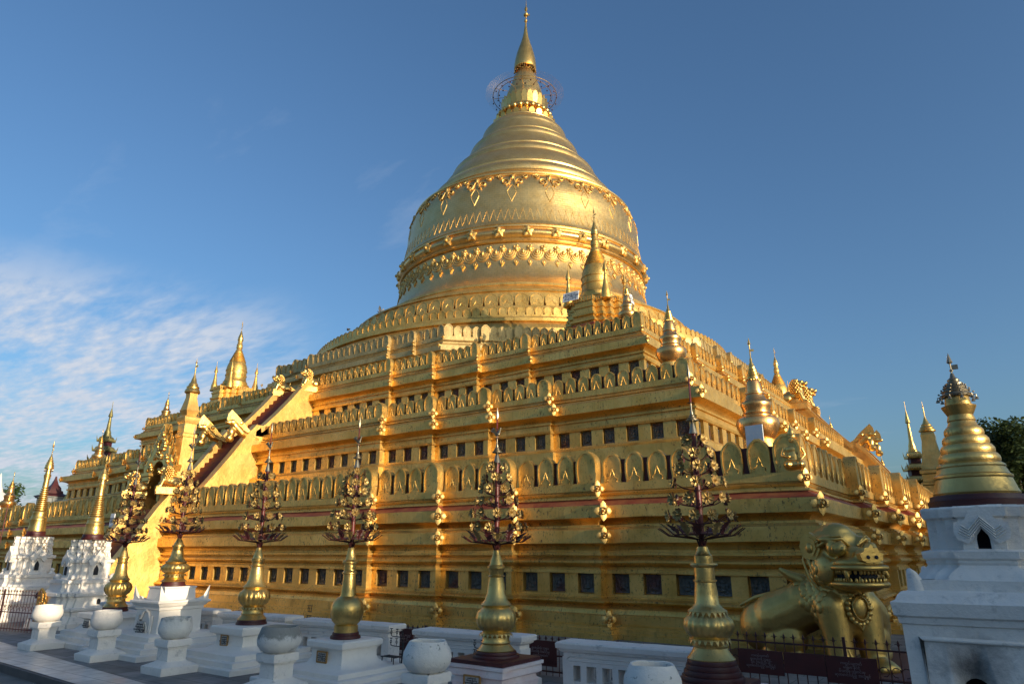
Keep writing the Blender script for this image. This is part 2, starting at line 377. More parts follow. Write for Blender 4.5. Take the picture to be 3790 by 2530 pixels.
def upper(z0, z1, zl, zw0, zw1, zb0, zb1, ob, ow):
    """profiles of an upper terrace: floor z0, slab top z1, ledge zl, niches zw0-zw1, big band zb0-zb1"""
    a = [(ow + .30, z0 - .4), (ow + .30, zl - .12), (ow + .26, zl - .10), (ow + .10, zl - .01), (ow + .05, zl), (ow + .02, zw0)]
    b = [(ow + .02, zw0), (ow - .14, zw0 + .002), (ow - .14, zw1 - .002), (ow + .0, zw1)]
    c = ([(ow + .0, zw1), (ow + .07, zw1 + .003), (ow + .09, zw1 + .08), (ow + .02, zw1 + .09), (ow + .01, zb0 - .24), (ow + .08, zb0 - .235), (ow + .08, zb0 - .18), (ow + .02, zb0 - .17)]
         + cove(ow + .02, zb0 - .15, ob - .04, zb0 - .01) + [(ob, zb0), (ob, zb1)])
    d = [(ob, zb1), (ob - .02, zb1 + .015), (.10, zb1 + .09), (.10, zb1 + .10)]
    e = [(.10, zb1 + .10), (.13, zb1 + .105), (.13, zb1 + .14), (.0, zb1 + .15), (.0, zb1 + .18), (.06, zb1 + .2), (.03, zb1 + .24), (-.04, z1 - .21), (-.04, z1 - .19), (0, z1 - .185), (0, z1)]
    return a, b, c, d, e
U2 = upper(3.6, 7.11, 5.18, 5.24, 5.75, 6.28, 6.60, .50, .12)
U3 = upper(7.11, 10.02, 8.20, 8.26, 8.70, 9.18, 9.48, .36, .03)
def wavy(P, step=1.1):
    out = []
    for i in range(len(P)):
        a, b = Vector(P[i]), Vector(P[(i + 1) % len(P)]); n = max(1, int((b - a).length / step))
        out += [tuple(a.lerp(b, k / n)) for k in range(n)]
    return out
def sag(mb):
    mb.v = [tuple(Vector(v) + noise.noise_vector(Vector(v) * .7) * .022 + noise.noise_vector(Vector(v) * 2.3) * .008) for v in mb.v]; return mb
def wallset(name, P, gold_profs, red_prof, mat):
    P = wavy(P); mb = MB()
    for p in gold_profs[:-1]: mb.sweep(p, P, cap=False)
    mb.sweep(gold_profs[-1], P, cap=True)
    return sag(mb), sag(MB().sweep(red_prof, P, cap=False))
def edges(P):
    n = len(P); out = []
    for i in range(n):
        a, b = Vector(P[i]), Vector(P[(i + 1) % n]); z_, y_ = Vector(P[i - 1]), Vector(P[(i + 2) % n])
        t = (b - a); L = t.length; t.normalize()
        c0 = (a - z_).normalized(); c1 = (y_ - b).normalized()
        out.append((a, t, L, Vector((t.y, -t.x)), c0.cross(t) > .1, t.cross(c1) > .1))
    return out
plaques = []
def ebox(mb, A, t, n, s0, s1, o0, o1, z0, z1):
    pts = [A + t * s + n * o for s, o in ((s0, o1), (s1, o1), (s1, o0), (s0, o0))]
    mb.add([(p.x, p.y, z0) for p in pts] + [(p.x, p.y, z1) for p in pts], [(3, 2, 1, 0), (4, 5, 6, 7), (0, 1, 5, 4), (1, 2, 6, 5), (2, 3, 7, 6), (3, 0, 4, 7)])
def piers(mb, P, z0, z1, ow, oin, nw, pitch, skip=()):
    for A, t, L, n, cv0, cv1 in edges(P):
        if L < 1:
            ebox(mb, A, t, n, -.02, L + ow - .004, oin - .02, ow - .003, z0 - .01, z1 + .01); continue
        e0 = ow if cv0 else -ow; e1 = ow if cv1 else -ow       # real ends of the face
        a, b = -e0, L + e1; k = max(1, round((b - a) / pitch)); pw = (b - a) / k
        x = a
        for i in range(k + 1):
            c0 = a + i * pw - (pw - nw) / 2; c1 = a + i * pw + (pw - nw) / 2
            c0 = max(c0, a + .002); c1 = min(c1, b - .002)
            ebox(mb, A, t, n, c0, c1, oin - .01, ow, z0 - .01, z1 + .01)
            if i < k:
                c = a + (i + .5) * pw; p = A + t * c + n * (oin + .0)
                plaques.append((p, t, n, (z0 + z1) / 2, nw, z1 - z0, pw))
wm, rm = wallset('t1', P1, [T1P, T1R, T1Q, T1T], T1S, G_WALL)
piers(wm, P1, .952, 1.418, .045, -.11, .46, .83)
wm.build('terrace_wall', G_WALL, PAG); rm.build('red_stripe', REDBAND, PAG)
for P, U, oww, z0, z1 in ((P2, U2, .12, 5.242, 5.748), (P3, U3, .03, 8.262, 8.698)):
    a, b, c, d, e = U
    wm, rm = wallset('t', P, [a, b, c, e], d, G_WALL)
    piers(wm, P, z0, z1, oww + .01, oww - .14, .42, .83)
    wm.build('terrace_wall', G_WALL, PAG); rm.build('red_stripe', REDBAND, PAG)
# terrace four: an octagon with small steps
def octa(r, steps):
    pts = []
    for k in range(8):
        a = -PI / 2 + k * PI / 4; t = Vector((-math.sin(a), math.cos(a))); n = Vector((math.cos(a), math.sin(a))); h = r * math.tan(PI / 8)
        if k % 2 == 1: hh = h
        seq = [(-h, 0)]; d = 0
        for x, e in steps: seq += [(-x, d), (-x, e)]; d = e
        seq += [(x, e) for x, e in reversed([(-q[0] * -1, q[1]) for q in steps])][:0]
        dd = [0] + [q[1] for q in steps]
        for j in range(len(steps) - 1, -1, -1): seq += [(steps[j][0], dd[j + 1]), (steps[j][0], dd[j])]
        pts += [n * (r + e) + t * x for x, e in seq]
    return [(p.x, p.y) for p in pts]
P4 = octa(16.5, [(4.95, .2), (3.3, .4)])
T4P = ([(.35, 9.6), (.35, 10.3), (.2, 10.4), (.1, 10.45), (.1, 10.9), (.18, 10.92), (.18, 11.0), (.08, 11.02), (.08, 11.2)] + cove(.08, 11.22, .3, 11.4)
       + [(.36, 11.41), (.36, 11.68), (.3, 11.7), (.12, 11.78), (.15, 11.83), (.02, 11.85), (.02, 11.93), (.06, 11.97), (-.03, 12.03), (0, 12.05), (0, 12.25)])
sag(MB().sweep(T4P, wavy(P4))).build('terrace_wall', G_OLD, PAG)

def arch_pts(w, h, n=7, point=.12):
    """outline of an arched battlement, base at z=0"""
    pts = [(-w * .44, 0), (w * .44, 0), (w * .5, h * .3), (w * .5, h * .58)]
    for i in range(1, n):
        a = PI * i / n
        x = w * .5 * math.cos(a); z = h * .58 + h * .34 * math.sin(a) + h * point * max(0, 1 - abs(x) / (w * .22)) * .65
        pts.append((x, z))
    pts += [(-w * .5, h * .58), (-w * .5, h * .3)]
    return pts
def merlon_mesh(name, w, h, t, style, mats):
    mb = MB(); P = arch_pts(w, h)
    fn = lambda x, y, z: (x, y, z)
    mb.prism(P, fn, 0, t)
    # raised rim on the face
    cz = h * .42; n = len(P)
    outer = [(p[0] * .97, cz + (p[1] - cz) * .97) for p in P]; inner = [(p[0] * .82, cz + (p[1] - cz) * .86) for p in P]
    vs = [(p[0], 0.001, p[1]) for p in outer] + [(p[0], -.022, p[1]) for p in outer] + [(p[0], -.022, p[1]) for p in inner] + [(p[0], .001, p[1]) for p in inner]
    fs = []
    for i in range(2, n):
        j = (i + 1) % n
        if j == 0: j = 0
        fs += [(i, j, j + n, i + n), (i + n, j + n, j + 2 * n, i + 2 * n), (i + 2 * n, j + 2 * n, j + 3 * n, i + 3 * n)]
    mb.add(vs, fs)
    if style == 'flame':
        q = [(-w * .24, -.004, .03), (-w * .26, -.004, h * .14), (-w * .12, -.004, h * .2), (-w * .1, -.004, h * .27), (0, -.004, h * .44), (w * .1, -.004, h * .27), (w * .12, -.004, h * .2), (w * .26, -.004, h * .14), (w * .24, -.004, .03)]
        mb.tube(q, .013, 4)
    elif style == 'tri':
        mb.tube([(-w * .22, -.01, .02), (0, -.02, h * .5), (w * .22, -.01, .02)], [.009, .013, .009], 4)
    return mb.mesh(name, mats, 40)
def on_edges(P, pitch, o, z, skip=None, w_end=1.15):
    out = []
    for A, t, L, n, cv0, cv1 in edges(P):
        if L < 1: continue
        k = max(2, round(L / pitch)); pw = L / k
        for i in range(k):
            c = (i + .5) * pw; p = A + t * c + n * o
            big = (i == 0 and cv0) or (i == k - 1 and cv1)
            if skip and skip(p): continue
            out.append((p, t, z, big, pw))
    return out
def stairgap(p):   # battlements leave room for the stairways
    return (-2.1 < p.x < .85 and p.y < 0) or (-1.9 < p.y < 1.9 and p.x > 0)
def visible(p): return p[1] < 2 or p[0] > 2
JR = random.Random(77)
def M4(p, t, z, sx=1, sz=1):
    a = math.atan2(t.y, t.x) + JR.uniform(-.02, .02); sz *= JR.uniform(.97, 1.03); sx *= JR.uniform(.97, 1.01)
    return Matrix.Translation((p.x, p.y, z)) @ Matrix.Rotation(a, 4, 'Z') @ Matrix.Diagonal((sx, sx, sz, 1))
def place_many(name, items, parent, limit, kindlabel=None):
    """items: (mesh, matrix, size). the largest in view become parts, the rest one object"""
    def score(it):
        d = (it[1].to_translation() - CAMP).length; return -it[2] / d
    items.sort(key=score)
    for me, M, s_ in items[:limit]:
        o = obj(name, me, parent); o.matrix_local = M
    rest = items[limit:]
    if rest:
        vs = []; fs = []; mi = []; mats = []
        for me, M, s_ in rest:
            b = len(vs); vs += [tuple(M @ v.co) for v in me.vertices]
            mm = []
            for mt in me.materials:
                if mt not in mats: mats.append(mt)
                mm.append(mats.index(mt))
            for pl in me.polygons: fs.append(tuple(i + b for i in pl.vertices)); mi.append(mm[pl.material_index])
        me = bpy.data.meshes.new(name); me.from_pydata(vs, [], fs)
        for mt in mats: me.materials.append(mt)
        me.polygons.foreach_set('material_index', mi); me.shade_smooth(); me.set_sharp_from_angle(angle=R(40)); me.update()
        tag(obj(name, me, parent), kind='stuff')
items = []
me_c = {}
def merl(P, pitch, o, z, h, wd, t, style, key, mat=G_WALL, gap=stairgap, vis=True):
    a = merlon_mesh('merlon', wd, h, t, style, mat); b = merlon_mesh('merlon', wd * 1.16, h * 1.12, t * 1.5, None if style != 'flame' else 'plain', mat)
    for p, tt, z_, big, pw in on_edges(P, pitch, o, z, gap):
        if vis and not visible(p): continue
        n = Vector((tt.y, -tt.x))
        if big: p = p + n * .01
        items.append((b if big else a, M4(p, tt, z_), h))
merl(P1, .62, -.03, 3.602, .80, .52, .2, 'flame', 1)
merl(P2, .50, -.03, 7.112, .58, .42, .17, 'tri', 2)
merl(P3, .42, -.03, 10.022, .58, .35, .15, 'tri', 3)
merl(P4, .44, -.03, 12.252, .60, .41, .15, None, 4, G_OLD, None)
place_many('merlon', items, PAG, 100)
# low red wall seen between the battlements
mb = MB()
for P, z, h, o in ((P1, 3.6, .60, -.09), (P2, 7.11, .43, -.08), (P3, 10.02, .43, -.07)):
    for A, t, L, n, cv0, cv1 in edges(P):
        if L < 1 or not visible(A + t * L / 2): continue
        segs = [(0.1, L - .1)]
        if abs(A.y) > abs(A.x) - .01 or True:
            m_ = A + t * (L / 2)
            if abs(m_.x) < 1 and m_.y < 0: c = (0 - A.x) / t.x if abs(t.x) > .5 else 0; segs = [(0.1, c - 2.1), (c + .85, L - .1)]
            elif abs(m_.y) < 1 and m_.x > 0: c = -A.y / t.y if abs(t.y) > .5 else 0; segs = [(0.1, c - 1.9), (c + 1.9, L - .1)]
        for s0, s1 in segs: mb = MB(); ebox(mb, A, t, n, s0, s1, o - .12, o, z + .003, z + h); mb.build('parapet', RED, PAG)
# plaques in the niches
its = []; pm = {}
for p, t, n, z, wd, hh, pw in plaques:
    if not visible(p): continue
    k = (round(wd, 2), round(hh, 2))
    if k not in pm:
        q = MB(); q.box((0, -.012, 0), (wd - .03, .03, hh - .03)); [q.box(c_, d_) for c_, d_ in (((0, -.036, hh * .41), (wd - .03, .03, .04)), ((0, -.036, -hh * .41), (wd - .03, .03, .05)), ((-wd * .40, -.036, 0), (.035, .03, hh - .12)), ((wd * .40, -.036, 0), (.035, .03, hh - .12)))]; [q.ball(c_, r_, 8, 6) for c_, r_ in (((0, -.035, hh * .16), (.035, .03, .04)), ((0, -.035, -hh * .03), (.05, .03, .08)), ((-.02, -.035, -hh * .2), (.09, .03, .045)), ((wd * .22, -.03, -hh * .02), (.03, .02, .1)), ((-wd * .22, -.03, .02), (.035, .02, .06)))]; pm[k] = q.mesh('niche_plaque', PLAQUE)
    if (-2.3 < p.x < 1.0 and p.y < 0) or (abs(p.y) < 2.1 and p.x > 0): continue
    its.append((pm[k], M4(p, t, z), hh))
place_many('niche_plaque', its, PAG, 100)
# four-petalled rosettes on the corners
def rosette_mesh(s):
    mb = MB()
    def petal(ang, fold, L, W):
        pts = [(0, 0), (.35, .5), (.7, .42), (1, 0), (.7, -.42), (.35, -.5)]
        rot = Matrix.Rotation(ang, 3, 'Y')
        vs = []
        for u, v in pts: vs.append((u * L, 0, v * W))
        mid = (.5 * L, -.045 * s / .3, 0)
        out = []
        for v in vs + [(mid[0], mid[1] * .55, 0)]:
            v = Vector(v); f = Matrix.Rotation(fold, 3, 'Z') @ v
            out.append(rot @ f)
        back = [q + Vector((0, .03, 0)) for q in out[:6]]
        mb.add(out + back, [(i, (i + 1) % 6, 6) for i in range(6)] + [((i + 1) % 6, i, i + 7, (i + 1) % 6 + 7) for i in range(6)])
    for ang, fold, L, W in ((PI / 2, 0, s, s * .62), (-PI / 2, 0, s, s * .62)): petal(ang, fold, L, W)
    for sg in (1, -1):
        pts = [(0.1, 0), (.45, .38), (.8, .3), (1, 0), (.8, -.3), (.45, -.38)]
        vs = [Vector((sg * u * s * .92, abs(u) * s * .22, v * s * 1.0)) for u, v in pts]; mid = Vector((sg * .5 * s * .92, .5 * s * .22 - .05, 0))
        back = [q + Vector((-sg * .02, .03, 0)) for q in vs]
        mb.add(vs + [mid] + back, [(i, (i + 1) % 6, 6) for i in range(6)] + [((i + 1) % 6, i, i + 7, (i + 1) % 6 + 7) for i in range(6)])
    mb.ball((0, -.05 * s / .3, 0), s * .15, 10, 6); mb.lathe([(s * .4, 0), (s * .4, .02), (s * .3, .045), (s * .3, 0)], 12, caps=False)
    # turn the last ring to face outwards
    k = 4 * 12; 
    for i in range(len(mb.v) - k, len(mb.v)): x, y, z = mb.v[i]; mb.v[i] = (x, -z - .02, y)
    return mb.mesh('rosette', G_RELIEF, 50)
its = []
def rosettes(P, levels, only_steps=False):
    n = len(P)
    for i in range(n):
        a, b, c = Vector(P[i - 1]), Vector(P[i]), Vector(P[(i + 1) % n])
        t0 = (b - a).normalized(); t1 = (c - b).normalized()
        if t0.cross(t1) < .5 or not visible(b): continue
        n0 = Vector((t0.y, -t0.x)); n1 = Vector((t1.y, -t1.x)); dd = (n0 + n1)
        for o, z, me, s_ in levels:
            p = b + dd * (o + .03)
            a_ = math.atan2(dd.y, dd.x) + PI / 2
            its.append((me, Matrix.Translation((p.x, p.y, z)) @ Matrix.Rotation(a_, 4, 'Z'), s_))
r1, r2, r3 = rosette_mesh(.25), rosette_mesh(.21), rosette_mesh(.12)
rosettes(P1, [(.03, 3.45, r2, .19), (.33, 2.88, r1, .22), (.33, 2.30, r2, .2), (.42, .42, r2, .19)])
rosettes(P2, [(.03, 6.98, r2, .19), (.5, 6.45, r2, .19)])
rosettes(P3, [(.03, 9.9, r3, .13), (.36, 9.34, r3, .13)])
rosettes([p for p in P4], [(.03, 12.15, r3, .13), (.36, 11.55, r3, .13)])
place_many('rosette', its, PAG, 100)

# drum, bell and spire
drum = [(16.2, 11.9), (16.2, 12.5), (16.3, 12.52), (16.3, 12.7), (15.9, 12.75), (15.75, 13.0), (15.9, 13.05), (15.9, 13.2), (15.6, 13.25), (15.5, 13.5), (15.35, 13.7), (15.5, 13.72), (15.5, 13.9), (15.2, 13.95), (15.1, 14.1), (15.1, 14.2),
        (14.72, 14.21), (14.7, 14.5), (13.4, 15.2), (13.1, 15.35), (13.05, 15.5), (12.75, 15.5), (12.45, 16.6), (12.55, 16.62), (12.5, 16.75), (12.2, 16.8), (11.7, 16.95), (11.1, 17.35), (10.75, 17.7), (10.8, 17.72), (10.75, 17.9), (10.5, 17.95)]
MB().lathe(drum, 160, shear=lean).build('drum', G_WALL, PAG, 30)
# two rings of small arches on the drum
def ring_arches(name, rr, z, cnt, w_, h_, t_, mat, tiltin=0, style=None):
    me = merlon_mesh(name, w_, h_, t_, style, mat); mb = MB()
    for k in range(cnt):
        a = 2 * PI * k / cnt
        if math.cos(a - math.atan2(-.72, .5)) < -.35: continue
        ox, oy = lean(z)
        M = Matrix.Translation((rr * math.cos(a) + ox, rr * math.sin(a) + oy, z)) @ Matrix.Rotation(a + PI / 2, 4, 'Z') @ Matrix.Rotation(tiltin, 4, 'X')
        mb.add([tuple(M @ v.co) for v in me.vertices], [tuple(p.vertices) for p in me.polygons])
    return mb.build(name, mat, PAG, 40, fix=False)
ring_arches('arch_band', 15.0, 14.2, 190, .46, .52, .2, G_WALL)
ring_arches('arch_band', 13.05, 15.5, 92, .84, .88, .25, G_WALL, -R(10), 'flame')
bell = [(10.5, 17.9), (10.3, 18.15), (10.0, 18.45), (9.75, 18.9), (9.58, 19.4), (9.46, 19.9), (9.38, 20.5), (9.35, 21.1), (9.35, 21.25), (9.50, 21.27), (9.56, 21.34), (9.5, 21.45), (9.40, 21.5)] \
    + [(9.42 + .26 * math.sin(PI * i / 8), 21.56 + .72 * i / 8) for i in range(9)] \
    + [(9.42, 22.33), (9.56, 22.36), (9.56, 22.46), (9.42, 22.5), (9.48, 22.6), (9.42, 22.72), (9.36, 22.9), (9.3, 23.3), (9.2, 23.9), (9.13, 24.5), (9.11, 25.2), (9.05, 25.7), (8.9, 26.2), (8.7, 26.65), (8.6, 26.8), (8.72, 26.83), (8.74, 26.93), (8.52, 26.98), (8.5, 27.08)]
MB().lathe(bell, 192, shear=lean).build('bell', G_BELL, PAG, 30)
def ring(r, z0, z1, amp, n=6): return [(r[0] + (r[1] - r[0]) * i / n + amp * math.sin(PI * i / n), z0 + (z1 - z0) * i / n) for i in range(n + 1)]
spire = [(8.5, 27.05), (8.2, 27.3), (7.98, 27.5), (8.02, 27.56), (7.85, 27.6), (7.62, 27.9)] + ring((7.55, 7.05), 27.95, 28.9, .2) + [(6.98, 28.92), (7.0, 29.05), (6.85, 29.1), (6.78, 29.4), (6.5, 29.9), (6.0, 30.65)] \
    + ring((6.0, 5.5), 30.68, 31.5, .16) + [(5.42, 31.52), (5.43, 31.64), (5.28, 31.68), (5.2, 31.9), (5.1, 32.05), (4.55, 33.05)] + ring((4.55, 4.15), 33.08, 33.78, .13) + [(4.08, 33.8), (4.08, 33.9), (3.98, 33.94), (3.9, 34.2), (3.55, 34.95)] \
    + ring((3.55, 3.15), 34.98, 35.65, .12) + [(3.08, 35.7), (2.98, 35.9)] + ring((2.95, 2.8), 35.9, 36.15, .08) + [(2.55, 36.2), (2.45, 36.5)]
MB().lathe(spire, 160, shear=lean).build('spire_rings', G_BELL, PAG, 30)
# lotus bands with bead string
mb = MB(); mb.lathe([(2.6, 36.1), (2.4, 36.6), (2.2, 37.0), (2.1, 37.3), (2.0, 37.6), (1.9, 37.9), (1.8, 38.5), (1.7, 38.9), (1.65, 39.0)], 48, shear=lean)
for k in range(26):
    a = 2 * PI * k / 26
    for z, r0, r1, h in ((37.75, 1.9, 1.9, 1.15), (36.15, 2.6, 2.6, .5)):
        ox, oy = lean(z); M = Matrix.Translation((ox + r0 * math.cos(a), oy + r0 * math.sin(a), z)) @ Matrix.Rotation(a + PI / 2, 4, 'Z')
        q = [(-.2, 0, 0), (.2, 0, 0), (.25, -.08, h * .6), (.15, -.12, h * .9), (0, -.16, h), (-.15, -.12, h * .9), (-.25, -.08, h * .6)]
        vs = [M @ Vector(v) for v in q]; vb = [M @ (Vector(v) + Vector((0, .12, 0))) for v in q]
        mb.add(vs + vb, [tuple(range(7)), tuple(range(13, 6, -1))] + [((i + 1) % 7, i, i + 7, (i + 1) % 7 + 7) for i in range(7)])
mb.build('lotus_band', G_ORN, PAG, 35)
mb = MB()
for k in range(28):
    a = 2 * PI * k / 28; ox, oy = lean(37.2); mb.ball((ox + 2.25 * math.cos(a), oy + 2.25 * math.sin(a), 37.25), .24, 12, 8)
mb.build('bead_string', G_ORN, PAG, 60)
bud = [(1.65, 38.95), (1.62, 39.3), (1.55, 39.7), (1.32, 40.45), (1.1, 41.1), (.9, 41.7), (.6, 42.3), (.35, 42.9), (.25, 43.3)]
MB().lathe(bud, 48, shear=lean).build('banana_bud', G_BELL, PAG, 40)
U = MB().lathe([(.86, 42.45), (.95, 42.45), (.97, 42.6), (.95, 43.0), (.88, 43.5), (.76, 44.1), (.6, 44.7), (.42, 45.3), (.27, 45.9), (.17, 46.5), (.12, 47.0), (.1, 47.1)], 48, shear=lean, caps=False)
U.lathe([(.84, 42.46), (.8, 43.0), (.2, 43.3)], 48, shear=lean, caps=False)
fin = U.build('umbrella_finial', G_ORN, PAG, 40)
mb = MB(); mb.lathe([(.1, 46.9), (.07, 47.6), (.14, 47.65), (.15, 47.8), (.06, 47.85), (.05, 48.2), (.2, 48.3), (.22, 48.45), (.06, 48.6), (.05, 48.8), (.13, 48.9), (.13, 49.15), (.05, 49.3), (.04, 49.5), (.01, 50.1)], 16, shear=lean)
ox, oy = lean(48); mb.box((ox + .15, oy + .1, 48.4), (.35, .03, .16), R(35)); mb.build('vane_rod', G_ORN, fin)
mb = MB()
for k in range(36):
    a = 2 * PI * k / 36; ox, oy = lean(42.3)
    x, y = ox + .95 * math.cos(a), oy + .95 * math.sin(a)
    mb.tube([(x, y, 42.5), (x, y, 42.2)], .012, 4); mb.lathe([(.0, .12), (.04, .1), (.06, 0)], 8, (x, y, 42.1 - (k % 3) * .09))
mb.build('small_bells', G_LEAF, fin)
# the wide wire halo hung with bells
mb = MB(); ox, oy = lean(39.5)
def circ(r, z, n=72): return [(ox + r * math.cos(2 * PI * k / n), oy + r * math.sin(2 * PI * k / n), z) for k in range(n)]
mb.tube(circ(2.75, 39.6), .03, 5, True); mb.tube(circ(2.3, 39.7), .025, 5, True)
for k in range(12):
    a = 2 * PI * k / 12; mb.tube([(ox + 1.6 * math.cos(a), oy + 1.6 * math.sin(a), 39.7), (ox + 2.8 * math.cos(a), oy + 2.8 * math.sin(a), 39.6)], .025, 4)
for k in range(150):
    a = 2 * PI * k / 150; mb.tube([(ox + 2.25 * math.cos(a), oy + 2.25 * math.sin(a), 39.68), (ox + 3.4 * math.cos(a), oy + 3.4 * math.sin(a), 39.78)], .006, 3)
halo = mb.build('wire_halo', G_LEAF, PAG); mb = MB(); mb.tube([(0, 0, .4), (0, 0, .08)], .01, 3); mb.lathe([(0, .1), (.04, .08), (.065, 0), (0, .01)], 8); BELLM = mb.mesh('bell', IRON)
for k in range(40):
    a = 2 * PI * k / 40; r_ = 2.75 if k % 2 else 2.3; x, y = ox + r_ * math.cos(a), oy + r_ * math.sin(a)
    obj('bell', BELLM, halo, (x, y, 39.2))
# relief work on the bell
def brad(z):
    for i in range(len(bell) - 1):
        if bell[i][1] <= z <= bell[i + 1][1]:
            f = (z - bell[i][1]) / max(1e-6, bell[i + 1][1] - bell[i][1]); return bell[i][0] + f * (bell[i + 1][0] - bell[i][0])
    return bell[-1][0]
def BP(a, z, o=0.):
    ox, oy = lean(z); r_ = brad(z) + o; return (ox + r_ * math.cos(a), oy + r_ * math.sin(a), z)
CA = math.atan2(-.82, .57)
mb = MB(); n = 66
for k in range(n):
    a = 2 * PI * k / n
    if math.cos(a - CA) < -.25: continue
    d = PI / n
    # hanging swags, paired, then a pendant leaf and a small flower on top
    for s_ in (1., .72, .42):
        mb.tube([BP(a + d * s_ * math.cos(q), 20.65 - .62 * s_ * math.sin(q), .03) for q in [PI * i / 8 for i in range(9)]], .042, 5)
    mb.ball(BP(a + d, 20.78, .0), (.2, .2, .2), 8, 5)
    for i in range(5):
        q = 2 * PI * i / 5; mb.ball(BP(a + d + .018 * math.cos(q), 20.82 + .2 * math.sin(q), .04), .095, 6, 4)
    mb.ball(BP(a, 20.6, .05), (.11, .11, .2), 6, 4)
    z = 20.0; p = [BP(a + d, 20.05, .03), BP(a + d + .012, 19.85, .06), BP(a + d, 19.55, .03), BP(a + d - .012, 19.85, .06)]
    mb.tube([p[0], p[1], p[2], p[3]], .045, 4, True); mb.ball(BP(a + d, 19.82, .03), (.08, .08, .16), 6, 4)
mb.build('garland_band', G_RELIEF, PAG, 60)
fl = MB()
for i in range(5):
    q = 2 * PI * i / 5 + PI / 2; c, s_ = math.cos(q), math.sin(q)
    vs = [Vector((0, -.12, 0)), Vector((c * .24 - s_ * .17, -.05, s_ * .24 + c * .17)), Vector((c * .42, -.02, s_ * .42)), Vector((c * .24 + s_ * .17, -.05, s_ * .24 - c * .17)), Vector((c * .25, -.12, s_ * .25))]
    bk = [v + Vector((0, .16, 0)) for v in vs[:4]]
    fl.add(vs + bk, [(0, 1, 4), (1, 2, 4), (2, 3, 4), (3, 0, 4), (1, 0, 5, 6), (2, 1, 6, 7), (3, 2, 7, 8), (0, 3, 8, 5)])
fl.ball((0, -.14, 0), .13, 8, 5)
flm = fl.mesh('flower_boss', G_RELIEF, 40)
for k in range(32):
    a = 2 * PI * (k + .3) / 32
    if math.cos(a - CA) < -.2: continue
    ox, oy = lean(21.9); o = obj('flower_boss', flm, PAG, (ox + 9.66 * math.cos(a), oy + 9.66 * math.sin(a), 21.92), a + PI / 2)
mb = MB(); n = 118
for k in range(n):
    a = 2 * PI * k / n; d = PI / n
    if math.cos(a - CA) < -.25: continue
    mb.tube([BP(a - d * .9, 22.95, -.004), BP(a, 23.85, -.002)], [.024, .02], 4); mb.tube([BP(a, 23.85, .0), BP(a + d * .9, 22.95, .0)], [.02, .024], 4)
mb.build('zigzag_band', G_RELIEF, PAG, 60)
mb = MB()
sc = MB()
def spiral(cx_, cz_, sg, r0):
    return [(cx_ + sg * r0 * (1 - i / 16) * math.cos(i * .62 - PI / 2 * 0 + PI / 2), cz_ + r0 * (1 - i / 16) * math.sin(i * .62 * 1 + PI / 2)) for i in range(15)]
n = 22
for k in range(n):
    a = 2 * PI * (k + .35) / n
    if math.cos(a - CA) < -.25: continue
    mb = MB(); K = lambda x, z, o=.05: BP(a + x / 8.9, z, o)
    for sg in (1, -1):
        mb.tube([K(sg * (.50 + .33 * (1 - i / 17) * math.sin(i * .6 + 3.4)), 26.0 + .33 * (1 - i / 17) * math.cos(i * .6 + 3.4)) for i in range(16)], [.06 - .002 * i for i in range(16)], 5)
        mb.tube([K(sg * (.82 + .24 * (1 - i / 15) * math.sin(i * .6)), 26.5 + .22 * (1 - i / 15) * math.cos(i * .6)) for i in range(14)], .05, 5)
        mb.tube([K(sg * .07, 26.7), K(sg * .12, 26.2), K(sg * .24, 25.72)], .05, 5); mb.tube([K(sg * .08, 26.68), K(sg * .5, 26.72), K(sg * 1.15, 26.6)], .06, 5)
        mb.tube([K(0, 25.75, .0), K(sg * .14, 25.55, .0), K(sg * .27, 25.28, .0), K(sg * .29, 25.1, .0), K(sg * .2, 24.85, .0), K(sg * .09, 24.62, 0.), K(0, 24.4, .0)], .03, 4)
    mb.ball(K(0, 26.4), (.12, .12, .25), 6, 4)
    mb.build('scroll_ornament', G_RELIEF, PAG, 60)

# ------------------------------------------------------------------ organic bodies
def blob(name, prims, vox, mats, parent=None, smooth=6, link=True):
    """ellipsoids ('e', centre, radii, euler) and tapered limbs ('c', p0, p1, r0, r1) fused into one continuous skin"""
    mb = MB()
    for p in prims:
        if p[0] == 'e':
            M = Euler(p[3]).to_matrix() if len(p) > 3 else None
            mb.ball(p[1], p[2], 20, 14, M)
        else:
            a, b = Vector(p[1]), Vector(p[2]); mb.tube([a, a.lerp(b, .33), a.lerp(b, .66), b], [p[3], p[3] + (p[4] - p[3]) * .33, p[3] + (p[4] - p[3]) * .66, p[4]], 16)
            mb.ball(a, p[3], 16, 10); mb.ball(b, p[4], 16, 10)
    me = mb.mesh('tmp', mats, 0); o = bpy.data.objects.new('tmp', me); COL.objects.link(o)
    r = o.modifiers.new('r', 'REMESH'); r.mode = 'VOXEL'; r.voxel_size = vox
    s = o.modifiers.new('s', 'SMOOTH'); s.iterations = smooth; s.factor = .5
    dg = bpy.context.evaluated_depsgraph_get(); dg.update(); ev = o.evaluated_get(dg)
    out = bpy.data.meshes.new_from_object(ev); out.name = name
    bpy.data.objects.remove(o)
    if not len(out.materials): out.materials.append(mats if not isinstance(mats, (list, tuple)) else mats[0])
    out.shade_smooth()
    return obj(name, out, parent) if link else out

